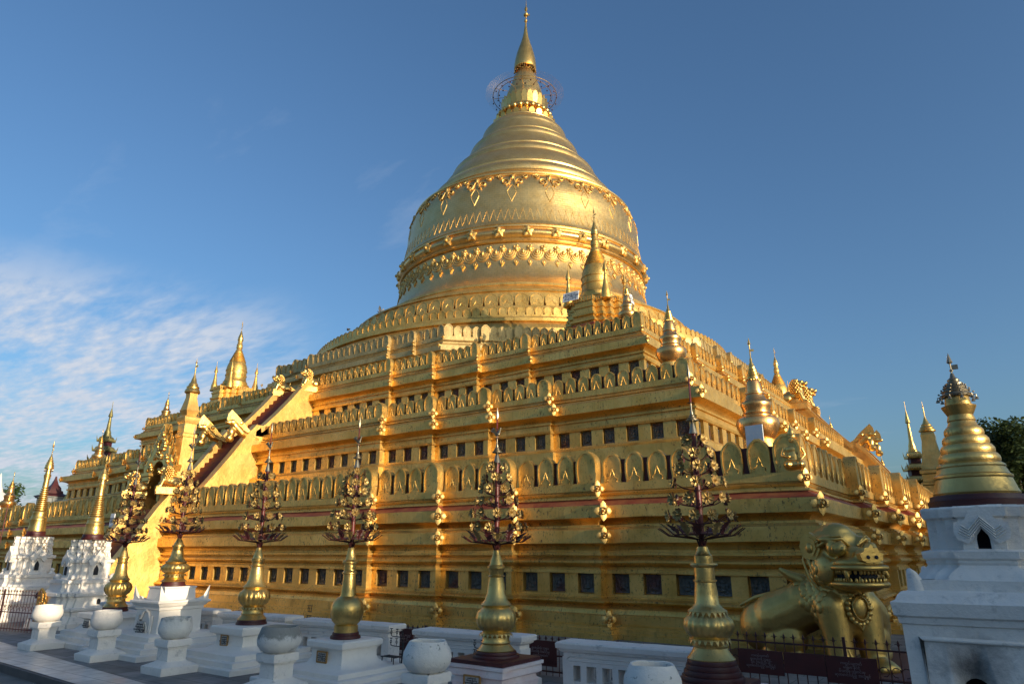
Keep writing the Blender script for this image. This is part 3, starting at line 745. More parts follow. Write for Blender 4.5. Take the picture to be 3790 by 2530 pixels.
# ------------------------------------------------------------------ stairways
def yz_prism(mb, pts, x0, x1):
    mb.prism(pts, lambda x, y, z: (y, x, z), x0, x1)
def stairway(label, loc, rz):
    S = thing('stairway', label, 'stairway', loc, rz, 'stairways up the terraces')
    runs = [(-28.4, .1, -26.0, 3.72, 0.0), (-24.95, 3.62, -22.35, 7.15, 3.6), (-21.95, 7.12, -19.55, 9.95, 7.1)]
    for i, (y0, z0, y1, z1, base) in enumerate(runs):
        for sg in (-1, 1):
            xa, xb = (.95, 1.28) if sg > 0 else (-1.28, -.95)
            k = (z1 - z0) / (y1 - y0)
            ins = 1.4 if i < 2 else 1.2
            pts = [(y0 - .3, base - .05), (y0 - .3, z0 + .15), (y0 - .1, z0 + .32), (y0 + .15, z0 + .38 + .12 * k)]
            for q in (.3, .6, .9): pts.append((y0 + (y1 - y0) * q, z0 + (z1 - z0) * q + .38 - .12 * math.sin(PI * q)))
            pts += [(y1 + .1, z1 + .42), (y1 + .45, z1 + .42), (y1 + ins, z1 + .1), (y1 + ins, base - .05)]
            mb = MB(); yz_prism(mb, pts, xa, xb)
            # raised coping along the edge
            top = pts[2:8]
            cop = [(a, b + .03) for a, b in top] + [(a + .06, b - .2) for a, b in reversed(top)]
            yz_prism(mb, cop, xa - .05, xb + .05)
            mb.build('side_wall', G_STAIR, S, 30)
        n = round((z1 - z0) / .235); mb = MB()
        pts = [(y0 - .1, base)]
        for j in range(n):
            ya = y0 + (y1 - y0 + .2) * j / n; za = z0 - .1 + (z1 - z0) * (j + 1) / n
            pts += [(ya, za - (z1 - z0) / n), (ya, za)]
        pts += [(y1 + 1.3, pts[-1][1]), (y1 + 1.3, base)]
        yz_prism(mb, pts, -.96, .96); mb.build('steps', STAIRRED, S, 20)
    return S
stairway('red stairway between glowing golden side walls on the long shaded front', (-.7, 0, 0), 0)
stairway('stairway climbing the sunlit right-hand face, mostly hidden behind battlements', (0, 1.2, 0), PI / 2)

def chinthe_mesh():
    pr = [('e', (0, .45, .42), (.34, .55, .36)), ('e', (0, .0, .62), (.33, .34, .44)), ('c', (-.2, -.15, .6), (-.2, -.32, .06), .13, .1), ('c', (.2, -.15, .6), (.2, -.32, .06), .13, .1),
          ('e', (-.2, -.42, .06), (.12, .2, .08)), ('e', (.2, -.42, .06), (.12, .2, .08)), ('e', (-.3, .7, .28), (.16, .34, .26)), ('e', (.3, .7, .28), (.16, .34, .26)),
          ('e', (0, -.08, 1.08), (.31, .32, .3)), ('e', (0, -.38, 1.12), (.22, .25, .1)), ('e', (0, -.32, .9), (.19, .24, .07)), ('e', (0, -.55, 1.2), (.1, .09, .08)),
          ('e', (-.15, -.3, 1.27), (.09, .09, .09)), ('e', (.15, -.3, 1.27), (.09, .09, .09)), ('c', (0, .9, .3), (0, 1.0, .9), .07, .05)]
    return blob('body', pr, .035, G_ORN, None, 4, False)
def chinthe_mane():
    mb = MB()
    for j, (z, r_) in enumerate(((.62, .38), (.75, .38), (.88, .39), (1.0, .4), (1.14, .38), (1.27, .32), (1.38, .22))):
        n = 16
        for k in range(n):
            a = 2 * PI * (k + j * .5) / n
            if math.sin(a) < -.45: continue
            mb.ball((r_ * math.cos(a), .02 + r_ * math.sin(a), z), (.075, .075, .09), 6, 4)
    return mb.mesh('mane', G_ORN, 60)
CHB, CHM = chinthe_mesh(), chinthe_mane()
def chinthe(label, loc, rz, s=1.):
    t = thing('guardian_lion', label, 'lion statue', loc, rz, 'small lions at the stair heads'); t.scale = (s, s, s)
    obj('body', CHB, t); obj('mane', CHM, t)
    mb = MB(); mb.sweep([(.0, -.45), (.0, -.05), (.04, -.04), (.04, 0), (0, .005)], sq(.4, 0, .2, .75)); 
    for k in range(5): mb.box((-.3 + k * .15, -.56, -.2), (.1, .06, .2))
    mb.build('plinth', G_STAIR, t)
    mb = MB()
    for sg in (-1, 1): mb.ball((sg * .16, -.37, 1.29), .05, 8, 6)
    for k in range(7): mb.box((-.15 + k * .05, -.56 + abs(k - 3) * .012, 1.03), (.03, .03, .05)); mb.box((-.15 + k * .05, -.5 + abs(k - 3) * .012, .97), (.03, .03, .04))
    mb.build('teeth', G_ORN, t); return t
def naga(label, loc, rz):
    t = thing('naga_statue', label, 'naga statue', loc, rz, 'crested nagas at the stair heads')
    pr = [('c', (0, .9, -.2), (0, .5, -.1), .1, .13), ('c', (0, .5, -.1), (0, .15, .0), .13, .16), ('c', (0, .15, 0), (0, -.2, .3), .17, .17), ('e', (0, -.32, .45), (.17, .24, .17)),
          ('e', (0, -.5, .42), (.12, .2, .1)), ('e', (0, -.35, .0), (.16, .18, .24)), ('e', (0, -.4, -.3), (.2, .2, .18)), ('c', (.12, -.35, -.1), (.15, -.52, -.28), .06, .05), ('c', (-.12, -.35, -.1), (-.15, -.52, -.28), .06, .05)]
    blob('body', pr, .035, G_ORN, t, 4)
    mb = MB()
    for sc_, th in ((.86, .05), (.68, .09), (.5, .12), (.34, .15)):
        pts = [(-.62, .36), (-.7, .6), (-.66, .85), (-.5, 1.1), (-.4, 1.0), (-.22, .86), (0, .68), (.22, .48), (.42, .26), (.62, .08), (.95, -.08), (.6, -.12), (.25, .02), (-.1, .18), (-.35, .3)]
        c = (-.1, .5); q = [(c[0] + (a - c[0]) * sc_, c[1] + (b - c[1]) * sc_) for a, b in pts]
        yz_prism(mb, q, -th, th)
    for sg in (-1, 1): mb.ball((sg * .16, .02, .45), (.05, .1, .1), 8, 6)
    mb.build('crest', G_ORN, t, 30); return t
chinthe('gold lion heading the upper stairway on its near side, mouth open', (.38, -19.55, 9.95), R(-12), .62)
chinthe('gold lion heading the upper stairway on its far side, beside the red steps', (-1.75, -19.7, 9.95), R(-12), .62)
naga('striped gold naga above the middle stairway, nearer the camera', (.38, -23.0, 7.1), R(-8))
naga('striped gold naga above the middle stairway, on its far side', (-1.78, -23.1, 7.1), R(-8))
chinthe('gold lion with coiled mane beside the arched gate at the lower stair', (.38, -26.0, 4.45), R(-20), .6)
chinthe('small gold lion left of the arched gate, beyond the lower stair', (-1.75, -26.3, 4.35), R(-20), .6)
for nm, f in (('body', 0),): pass
chinthe('sunlit lion on the right-hand ridge line, nearer of the pair', (19.5, .15, 10.15), PI / 2, .95)
chinthe('sunlit lion on the right-hand ridge line, farther of the pair', (19.5, 2.5, 10.15), PI / 2, .95)
naga('dark crested naga on the right-hand skyline, taller in view', (22.5, .1, 7.55), PI / 2)
naga('dark crested naga on the right-hand skyline, behind the taller one', (22.5, 2.5, 7.55), PI / 2)

# ------------------------------------------------------------------ gate and obelisk by the stair
t = thing('arched_gate', 'ornate gold arch with flame crest at the foot of the middle stair', 'gate', (-1.35, -25.35, 3.6))
mb = MB()
for sg in (-1, 1):
    mb.sweep([(.04, 0), (.04, .25), (0, .27), (0, 1.25), (.05, 1.3), (.05, 1.45), (.1, 1.5), (.1, 1.6)], sq(.22, sg * .78, 0))
    mb.build('post', G_ORN, t); mb = MB()
pts = [(-1.15, 1.55), (-.55, 1.55), (-.5, 1.8), (-.25, 2.05), (0, 2.12), (.25, 2.05), (.5, 1.8), (.55, 1.55), (1.15, 1.55), (1.25, 1.85), (1.0, 2.0), (.95, 2.3), (.7, 2.35), (.62, 2.7), (.4, 2.8), (.3, 3.2), (.12, 3.25), (0, 3.75), (-.12, 3.25), (-.3, 3.2), (-.4, 2.8), (-.62, 2.7), (-.7, 2.35), (-.95, 2.3), (-1.0, 2.0), (-1.25, 1.85)]
mb = MB(); mb.prism(pts, lambda x, y, z: (x, y, z), -.18, .18); mb.build('pediment', G_ORN, t, 20)
mb = MB()
rnd = random.Random(5)
for i in range(60):
    q = rnd.random(); x = rnd.uniform(-1, 1) * (1 - q) * .95; z = 1.75 + q * 1.6
    if abs(x) < .5 and z < 2.15: continue
    mb.ball((x, -.2, z), (.07, .07, .11), 6, 4)
for sg in (-1, 1):
    for i in range(6): mb.tube([(sg * (1.15 - i * .19), -.05, 1.75 + i * .3), (sg * (1.3 - i * .19), -.1, 2.0 + i * .3), (sg * (1.2 - i * .19), -.05, 2.25 + i * .3)], [.07, .05, .02], 5)
mb.build('flame_carving', G_ORN, t, 60)
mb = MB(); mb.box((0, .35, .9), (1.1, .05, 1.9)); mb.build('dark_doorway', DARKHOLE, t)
t = thing('obelisk_spire', 'tall square gold obelisk with urn and ringed umbrella beside the arched gate', 'spire', (-.52, -24.95, 3.6))
mb = MB(); mb.sweep([(.22, 0), (.22, .9), (.1, 1.2), (.04, 2.0), (.0, 3.1), (.05, 3.12), (.05, 3.25), (0, 3.3), (0, 3.7), (.07, 3.85), (.08, 3.98), (.0, 4.05), (-.06, 4.1), (.03, 4.3), (.0, 4.38), (-.10, 4.9), (-.09, 5.08), (-.13, 5.12)], sq(.27))
mb.build('shaft', G_STAIR, t, 25)
mb = MB(); mb.lathe([(.3, 5.1), (.33, 5.14), (.3, 5.25), (.26, 5.3), (.27, 5.38), (.2, 5.45), (.19, 5.52), (.13, 5.6), (.1, 5.75), (.06, 5.85), (.03, 6.0), (.02, 6.5), (.06, 6.52), (.02, 6.56), (.01, 6.7)], 16); mb.box((.08, 0, 6.35), (.18, .02, .1)); mb.build('umbrella_finial', G_ORN, t)

# ------------------------------------------------------------------ small stupas on the terraces
def pot_parts(parent, s):
    body = [(.42, -.1), (.48, 0), (.56, .12), (.63, .3), (.655, .45), (.62, .56), (.5, .63), (.43, .66), (.43, .7), (.45, .73), (.4, .77), (.40, .82), (.44, .95), (.475, 1.05), (.46, 1.1), (.36, 1.17), (.30, 1.27), (.27, 1.36), (.3, 1.38), (.3, 1.42), (.25, 1.45), (.25, 1.5), (.22, 1.7), (.17, 1.9), (.15, 1.93)]
    MB().lathe([(r * s, z * s) for r, z in body], 32).build('bell', G_COP, parent, 40)
    hti = [(.16, 1.87), (.215, 1.87), (.22, 1.93), (.19, 1.95), (.2, 2.0), (.17, 2.03), (.18, 2.09), (.145, 2.12), (.155, 2.18), (.115, 2.22), (.12, 2.28), (.08, 2.33), (.08, 2.38), (.045, 2.44), (.04, 2.56), (.02, 2.6), (.018, 3.05), (.05, 3.06), (.0, 3.3)]
    mb = MB().lathe([(r * s, z * s) for r, z in hti], 20)
    mb.box((.06 * s, 0, 2.85 * s), (.13 * s, .012, .07 * s), R(20))
    for k in range(16):
        a = 2 * PI * k / 16; mb.ball((.215 * s * math.cos(a), .215 * s * math.sin(a), 1.84 * s), .02 * s, 5, 4)
    mb.build('umbrella_finial', G_ORN, parent, 40)
def pot(label, a, b, z, s):
    t = thing('urn_stupa', label, 'small stupa', (a, b, z), 0, 'coppery urn stupas on the terrace corners'); pot_parts(t, s)
    MB().lathe([(.5 * s, -1.0), (.5 * s, -.1 * s), (.42 * s, -.08 * s)], 24).build('footing', G_WALL, t); return t
pot('largest coppery double-bulged urn stupa, behind the kneeling statue at the near corner', 23.62, -23.62, 4.59, .78)
pot('coppery urn stupa standing at the near corner of the second terrace', 20.12, -20.12, 7.88, .767)
pot('small coppery urn stupa at the near corner of the third terrace, below the ringed stupa', 17.28, -17.28, 10.7, .58)
pot('coppery urn stupa at far left, lowest terrace corner above the white shrines', -23.5, -23.5, 4.62, .70)
pot('coppery urn stupa on the second terrace at its far left corner, before a tiered tower', -20.1, -20.1, 7.72, .64)
pot('coppery urn stupa on the third terrace at its far left corner', -17.45, -17.45, 10.44, .64)
pot('thin gold umbrella tip showing over the right ridge, nearer of two', 17.83, 17.83, 10.2, .68)
pot('thin gold umbrella tip showing low on the right ridge, farther of two', 20.7, 20.7, 7.2, .74)

def redent(h, cuts):
    c = cuts  # convex corners in the first quadrant from (small x, h) to (h, small y)
    q = []
    for i, (x, y) in enumerate(c):
        if i: q.append((c[i][0] if False else c[i - 1][0], y))
        q.append((x, y))
    q = list(reversed(q))  # clockwise -> ccw
    out = []
    for k in range(4):
        cs, sn = [(1, 0), (0, 1), (-1, 0), (0, -1)][k]
        out += [(x * cs - y * sn, x * sn + y * cs) for x, y in q]
    return out
RD = redent(1.6, [(.6, 1.6), (1.0, 1.3), (1.3, 1.0), (1.6, .6)])
def mini_spire(mb, x, y, z, s=1.):
    mb.lathe([(r * s, q * s) for r, q in [(.3, 0), (.3, .1), (.25, .12), (.24, .3), (.23, .42), (.18, .55), (.14, .75), (.11, .95), (.09, 1.1), (.1, 1.12), (.07, 1.2), (.07, 1.35), (.14, 1.36), (.14, 1.42), (.1, 1.55), (.05, 1.75), (.015, 1.85), (.012, 2.15)]], 16, (x, y, z))
def big_stupa(label, x, y, rzz=0):
    t = thing('corner_stupa', label, 'stupa', (x, y, 10.0), rzz, 'ringed stupas on the third-terrace corners'); t.scale = (.86, .86, 1)
    mb = MB(); mb.sweep([(.36, 0), (.36, .75), (.3, .85), (.12, 1.0), (.12, 1.15), (.26, 1.18), (.26, 1.3), (.14, 1.32), (.02, 1.45), (.02, 1.6), (.14, 1.62), (.14, 1.72), (.04, 1.74), (-.04, 1.9), (.04, 1.95), (.04, 2.05), (-.06, 2.07), (-.06, 2.3), (0, 2.32), (0, 2.42), (-.08, 2.43), (-.08, 2.65), (-.2, 2.66)], RD)
    mb.build('pedestal', G_WALL, t, 25)
    MB().sweep([(.03, 1.44), (.035, 1.5), (.03, 1.56)], RD, cap=False).build('red_line', REDBAND, t)
    mb = MB()
    for A, tt, L, n, c0, c1 in edges(RD):
        k = max(2, round(L / .15)); pw = L / k
        for i in range(k): 
            p = A + tt * ((i + .5) * pw) + n * -.05; mb.box((p.x, p.y, 2.72), (.1, .08, .2) if abs(tt.x) > .5 else (.08, .1, .2))
    mb.build('crenellation', G_WALL, t)
    prof = [(1.15, 2.6), (1.15, 2.85), (1.05, 2.87), (1.05, 3.0), (1.1, 3.02), (1.1, 3.1), (.95, 3.12), (.95, 3.3), (.86, 3.4), (.83, 3.5), (.80, 3.62), (.80, 3.75), (.84, 3.77), (.84, 3.82), (.79, 3.86), (.80, 4.1), (.84, 4.12), (.84, 4.17), (.80, 4.2), (.78, 4.4), (.7, 4.62), (.62, 4.78)]
    for i in range(7):
        r0 = .62 - i * .048; z0 = 4.8 + i * .105; prof += [(r0 - .02, z0), (r0 + .03, z0 + .025), (r0 + .02, z0 + .055), (r0 - .05, z0 + .08)]
    prof += [(.28, 5.55), (.3, 5.58), (.27, 5.65), (.2, 5.75), (.22, 5.8), (.25, 5.85), (.23, 6.05), (.25, 6.08), (.2, 6.15), (.17, 6.45), (.12, 6.5)]
    MB().lathe(prof, 40).build('bell', G_BELL if False else G_WALL, t, 35)
    mb = MB().lathe([(.17, 6.45), (.225, 6.42), (.23, 6.48), (.2, 6.6), (.21, 6.63), (.17, 6.72), (.17, 6.76), (.12, 6.88), (.07, 7.05), (.03, 7.15), (.02, 7.3), (.05, 7.32), (.02, 7.38), (.018, 7.6), (.05, 7.62), (.0, 7.95)], 20); mb.box((.06, 0, 7.5), (.14, .01, .07)); mb.build('umbrella_finial', G_ORN, t)
    for sx_ in (-1, 1):
        for sy_ in (-1, 1): mb = MB(); mini_spire(mb, 1.12 * sx_, 1.12 * sy_, 2.66); mb.build('corner_pinnacle', G_WALL, t, 35)
    return t
bs = big_stupa('ringed golden stupa on a stepped pedestal in front of the great bell', 14.43, -14.43)
big_stupa('ringed golden stupa on the far left terrace corner against the sky', -14.45, -14.45)
big_stupa('ringed gold spire half hidden on the far right terrace corner', 14.9, 14.9)
# boards
def text(s, size, mat, parent, loc, rot, name='lettering', align='CENTER', ext=.002):
    c = bpy.data.curves.new('t', 'FONT'); c.body = s; c.size = size; c.align_x = align; c.align_y = 'CENTER'; c.extrude = ext; c.resolution_u = 2; c.space_line = 1.1
    o = bpy.data.objects.new('t', c); COL.objects.link(o)
    dg = bpy.context.evaluated_depsgraph_get(); dg.update()
    me = bpy.data.meshes.new_from_object(o.evaluated_get(dg)); bpy.data.objects.remove(o)
    me.materials.clear(); me.materials.append(mat); me.name = name
    q = obj(name, me, parent); q.location = loc; q.rotation_euler = rot; return q
def board(label, loc, rz, w_, h_, lines, size, tilt=0, mat=None, ink=None, cat='sign', frame=None, name='sign_board', group=None, parent=None, dn=.012):
    if parent is None: t = thing(name, label, cat, loc, rz, group)
    else: t = None
    mb = MB(); mb.box((0, 0, 0), (w_, .03, h_)); 
    if t is None:
        p = mb.build('inscribed_plaque', mat or BOARD, parent, loc=loc, rz=rz); t = p
    else:
        p = mb.build('panel', mat or BOARD, t)
    if frame:
        mb = MB(); f = .012
        for x, z, a, b in ((0, h_ / 2, w_ + f, f * 2), (0, -h_ / 2, w_ + f, f * 2), (w_ / 2, 0, f * 2, h_ + f), (-w_ / 2, 0, f * 2, h_ + f)): mb.box((x, -.012, z), (a, .02, b))
        mb.build('frame', frame, p)
    if lines: text(lines, size, ink or INK, p, (0, -.017, 0), (PI / 2, 0, 0))
    if tilt: t.rotation_euler.x = tilt
    return t
MM = ['ရွှေစည်းခုံ ဘုရား', 'ကောင်းမှုတော်', 'ဆုတောင်းပြည့် အလှူရှင်', 'မြန်မာ နိုင်ငံ', 'မိသားစု ကောင်းမှု', 'ပုဂံ ညောင်ဦး မြို့']
board('white notice board with black writing on the near ringed stupa pedestal, facing left', (13.85, -15.85, 12.95), 0, .82, .46, '\n'.join([MM[0], MM[2], MM[5], MM[4]]), .085, R(-12))
board('white notice board on the right flank of the near ringed stupa pedestal', (15.95, -14.2, 12.95), PI / 2, .75, .5, '\n'.join([MM[0], MM[2], MM[5]]), .085, R(-12))
board('blank white panel behind the battlements below the largest urn stupa', (23.75, -24.45, 4.5), R(-8), .42, .52, None, .1)
board('small white sign at the left of the lower stairway', (-2.35, -26.6, 3.2), 0, .35, .55, '\n'.join(MM[:4]), .05)

# kneeling deity at the near corner
t = thing('kneeling_statue', 'gold kneeling crowned statue at the near corner of the lowest terrace', 'statue', (24.62, -24.72, 3.62), R(12))
pr = [('e', (0, 0, .12), (.2, .2, .12)), ('e', (-.13, -.06, .12), (.1, .2, .1)), ('e', (.13, -.06, .12), (.1, .2, .1)), ('e', (0, 0, .3), (.13, .1, .18)), ('e', (0, 0, .46), (.17, .09, .11)), ('c', (0, 0, .5), (0, 0, .62), .05, .045),
      ('e', (0, -.01, .68), (.075, .085, .095)), ('c', (-.17, 0, .5), (-.23, .0, .34), .045, .038), ('c', (-.23, 0, .34), (-.1, -.13, .3), .036, .028), ('c', (.17, 0, .5), (.23, .0, .34), .045, .038), ('c', (.23, 0, .34), (.12, -.14, .2), .036, .028)]
blob('body', pr, .018, G_ORN, t, 3)
mb = MB(); mb.lathe([(.085, .72), (.1, .73), (.09, .76), (.1, .78), (.07, .82), (.075, .85), (.045, .9), (.02, .98), (.005, 1.06)], 14); mb.ball((-.028, -.09, .69), .012, 6, 4); mb.ball((.028, -.09, .69), .012, 6, 4); mb.ball((0, -.1, .665), (.012, .015, .02), 6, 4); mb.ball((-.08, 0, .67), (.012, .02, .04), 6, 4); mb.ball((.08, 0, .67), (.012, .02, .04), 6, 4)
mb.box((0, -.095, .638), (.04, .01, .01))
mb.build('crown', G_ORN, t, 50)

# ------------------------------------------------------------------ foreground: pots on pillars
def wob(mb, amp=.006, sc=3.):
    mb.v = [tuple(Vector(v) + noise.noise_vector(Vector(v) * sc + Vector((7, 3, 1))) * amp) for v in mb.v]; return mb
def subdiv_sweep(prof, poly, n=6):
    """sweep with extra points along each side so edges can wander a little"""
    P = []
    for i in range(len(poly)):
        a, b = Vector(poly[i]), Vector(poly[(i + 1) % len(poly)])
        P += [tuple(a.lerp(b, k / n)) for k in range(n)]
    return prof, P
def soft_sweep(mb, prof, poly, n=6):
    p, P = subdiv_sweep(prof, poly, n); q = []
    for i, (o, z) in enumerate(p):   # round the outer arrises slightly
        q.append((o, z))
    mb.sweep(q, P); return mb
def pot_stand(label, x, y, s, mat, pot_r, pot_h, rz=0, rim=.86):
    t = thing('stone_pot', label, 'pot', (x, y, .52 * s), rz, 'round pots along the walkway')
    r, h = pot_r, pot_h
    prof = [(r * .55, 0), (r * .78, h * .1), (r * .95, h * .3), (r, h * .48), (r * .97, h * .65), (r * (.5 + rim * .47), h * .85), (r * (rim + .03), h * .96), (r * rim, h), (r * (rim - .06), h * .99), (r * (rim - .08), h * .9), (r * .8, h * .6), (r * .5, h * .3), (.01, h * .25)]
    mb = MB().lathe(prof, 40, caps=False); mb.add([(r * .55 * math.cos(a * PI / 20), r * .55 * math.sin(a * PI / 20), 0) for a in range(40)], [tuple(range(39, -1, -1))])
    wob(mb, .012, 4); mb.build('bowl', mat, t, 60)
    MB().lathe([(r * .79, h * .58), (r * .3, h * .6)], 24, caps=True).build('soil', GROUND, t)
    p = thing('pot_pillar', label.split(',')[0].replace('pot', 'pillar').replace('bowl', 'pillar') + ', square with wide foot', 'pillar', (x, y, 0), rz, 'square pillars under the pots')
    mb = MB(); soft_sweep(mb, [(.15, -.01), (.16, .10), (.155, .115), (.03, .17), (0, .19), (-.003, .38), (.02, .385), (.02, .4), (.045, .41), (.05, .5), (.04, .52), (-.1, .521)], sq(.165), 8)
    wob(mb, .008, 5); mb.v = [(a * s, b * s, c * s) for a, b, c in mb.v]
    mb.build('shaft', WHITE2, p, 40)
    return t
pot_stand('smooth white pot, farthest left along the walkway', 11.35, -33.8, 1, WHITE, .285, .32)
pot_stand('white pot with grey speckled side, second from the left along the walkway', 13.97, -33.8, 1, WHITE2, .27, .33)
pot_stand('white pot with dark grey rim, before the tall horned pedestal', 16.43, -33.8, 1, RIMPOT, .27, .33)
pot_stand('grey flaking pot whose upper half has lost its paint', 19.28, -33.8, 1, GREYPOT, .315, .35, rim=.80)
pot_stand('large white pot with dark flecks, in front of the dark walling gap', 22.2, -33.8, 1, FLECKPOT, .30, .35, rim=.74)
pot_stand('whitewashed pot at the bottom edge, nearest the camera', 25.17, -33.8, 1, FLECKPOT, .285, .34, rim=.74)

# ------------------------------------------------------------------ metal flower trees on their pedestals
def flower_mesh():
    mb = MB(); n = 7
    for i in range(n):
        a = 2 * PI * i / n
        def P(r, da, y): return (r * math.cos(a + da), y, r * math.sin(a + da))
        v = [(0, -.006, 0), P(.05, -.44, -.016), P(.080, -.34, -.028), P(.09, 0, -.034), P(.080, .34, -.028), P(.05, .44, -.016), P(.05, 0, -.002)]
        mb.mi = 0; mb.add(v, [(0, 1, 6), (1, 2, 6), (2, 3, 6), (3, 4, 6), (4, 5, 6), (5, 0, 6)])
    mb.lathe([(.026, .0), (.018, .02), (.0, .062)], 8, (0, 0, 0), caps=False)
    k = 24
    for i in range(len(mb.v) - k, len(mb.v)): x, y, z = mb.v[i]; mb.v[i] = (x, -z - .005, y)
    mb.mi = 1
    for i in (1, 3):
        a = 2 * PI * i / 5 + .3
        q = [(0, .012, 0), (.05 * math.cos(a - .5), .014, .05 * math.sin(a - .5)), (.085 * math.cos(a - .35), .008, .085 * math.sin(a - .35)), (.1 * math.cos(a), -.004, .1 * math.sin(a)), (.085 * math.cos(a + .35), .008, .085 * math.sin(a + .35)), (.05 * math.cos(a + .5), .014, .05 * math.sin(a + .5))]
        mb.add(q, [(0, 1, 2, 3), (0, 3, 4, 5)])
    return mb.mesh('flower', [G_LEAF, RED], 30, fix=False)
FLM = flower_mesh()
def leaf_mesh():
    mb = MB(); q = []
    for u, w_ in ((0, .015), (.25, .05), (.45, .075), (.62, .06), (.8, .05), (1, 0)):
        z = .26 * u; y = -.12 * u - .04 * u * u * 2
        for s in (-1, 1): q.append((s * w_, y + abs(w_) * .5, z))
    n = 6; mb.add(q, [(2 * i, 2 * i + 1, 2 * i + 3, 2 * i + 2) for i in range(n - 1)])
    for u in (.3, .5, .7): mb.add([(-.09 - .02 * u, -.14 * u - .01, .26 * u + .06), (-.03, -.14 * u, .26 * u), (-.03, -.14 * u, .26 * u + .05), (.09 + .02 * u, -.14 * u - .01, .26 * u + .06), (.03, -.14 * u, .26 * u), (.03, -.14 * u, .26 * u + .05)], [(0, 1, 2), (3, 5, 4)])
    return mb
LFG, LFR = leaf_mesh().mesh('leaf', G_LEAF, 0, False), leaf_mesh().mesh('leaf', RED, 0, False)
VA = [(.26, 0), (.265, .01), (.235, .04), (.2, .09), (.185, .12), (.19, .14), (.175, .16), (.18, .19), (.225, .2), (.225, .215), (.21, .225), (.25, .27), (.272, .32), (.277, .36), (.265, .41), (.22, .45), (.205, .465), (.22, .5), (.215, .51), (.17, .54), (.138, .58), (.13, .7), (.118, .8), (.118, .81), (.132, .82), (.132, .835), (.115, .84), (.115, .97), (.15, .985), (.158, 1.0), (.15, 1.015), (.107, 1.02), (.107, 1.1), (.085, 1.12), (.07, 1.16), (.062, 1.2)]
VB = [(.25, 0), (.255, .01), (.225, .04), (.19, .08), (.2, .1), (.185, .12), (.185, .17), (.205, .19), (.205, .21), (.18, .23), (.235, .28), (.27, .34), (.278, .40), (.26, .47), (.2, .52), (.19, .53), (.215, .56), (.16, .62), (.15, .66), (.13, .7), (.118, .82), (.1, .9), (.1, .905), (.12, .92), (.1, .935), (.105, 1.0), (.125, 1.02), (.125, 1.05), (.1, 1.06), (.085, 1.12), (.06, 1.18), (.045, 1.25)]
VC = [(.19, 0), (.19, .09), (.17, .1), (.235, .16), (.262, .25), (.262, .34), (.235, .42), (.185, .47), (.155, .49), (.13, .5), (.115, .6), (.1, .8), (.1, .81), (.12, .82), (.12, .84), (.1, .86), (.1, .96), (.13, .975), (.13, 1.0), (.09, 1.02), (.075, 1.08), (.05, 1.2)]
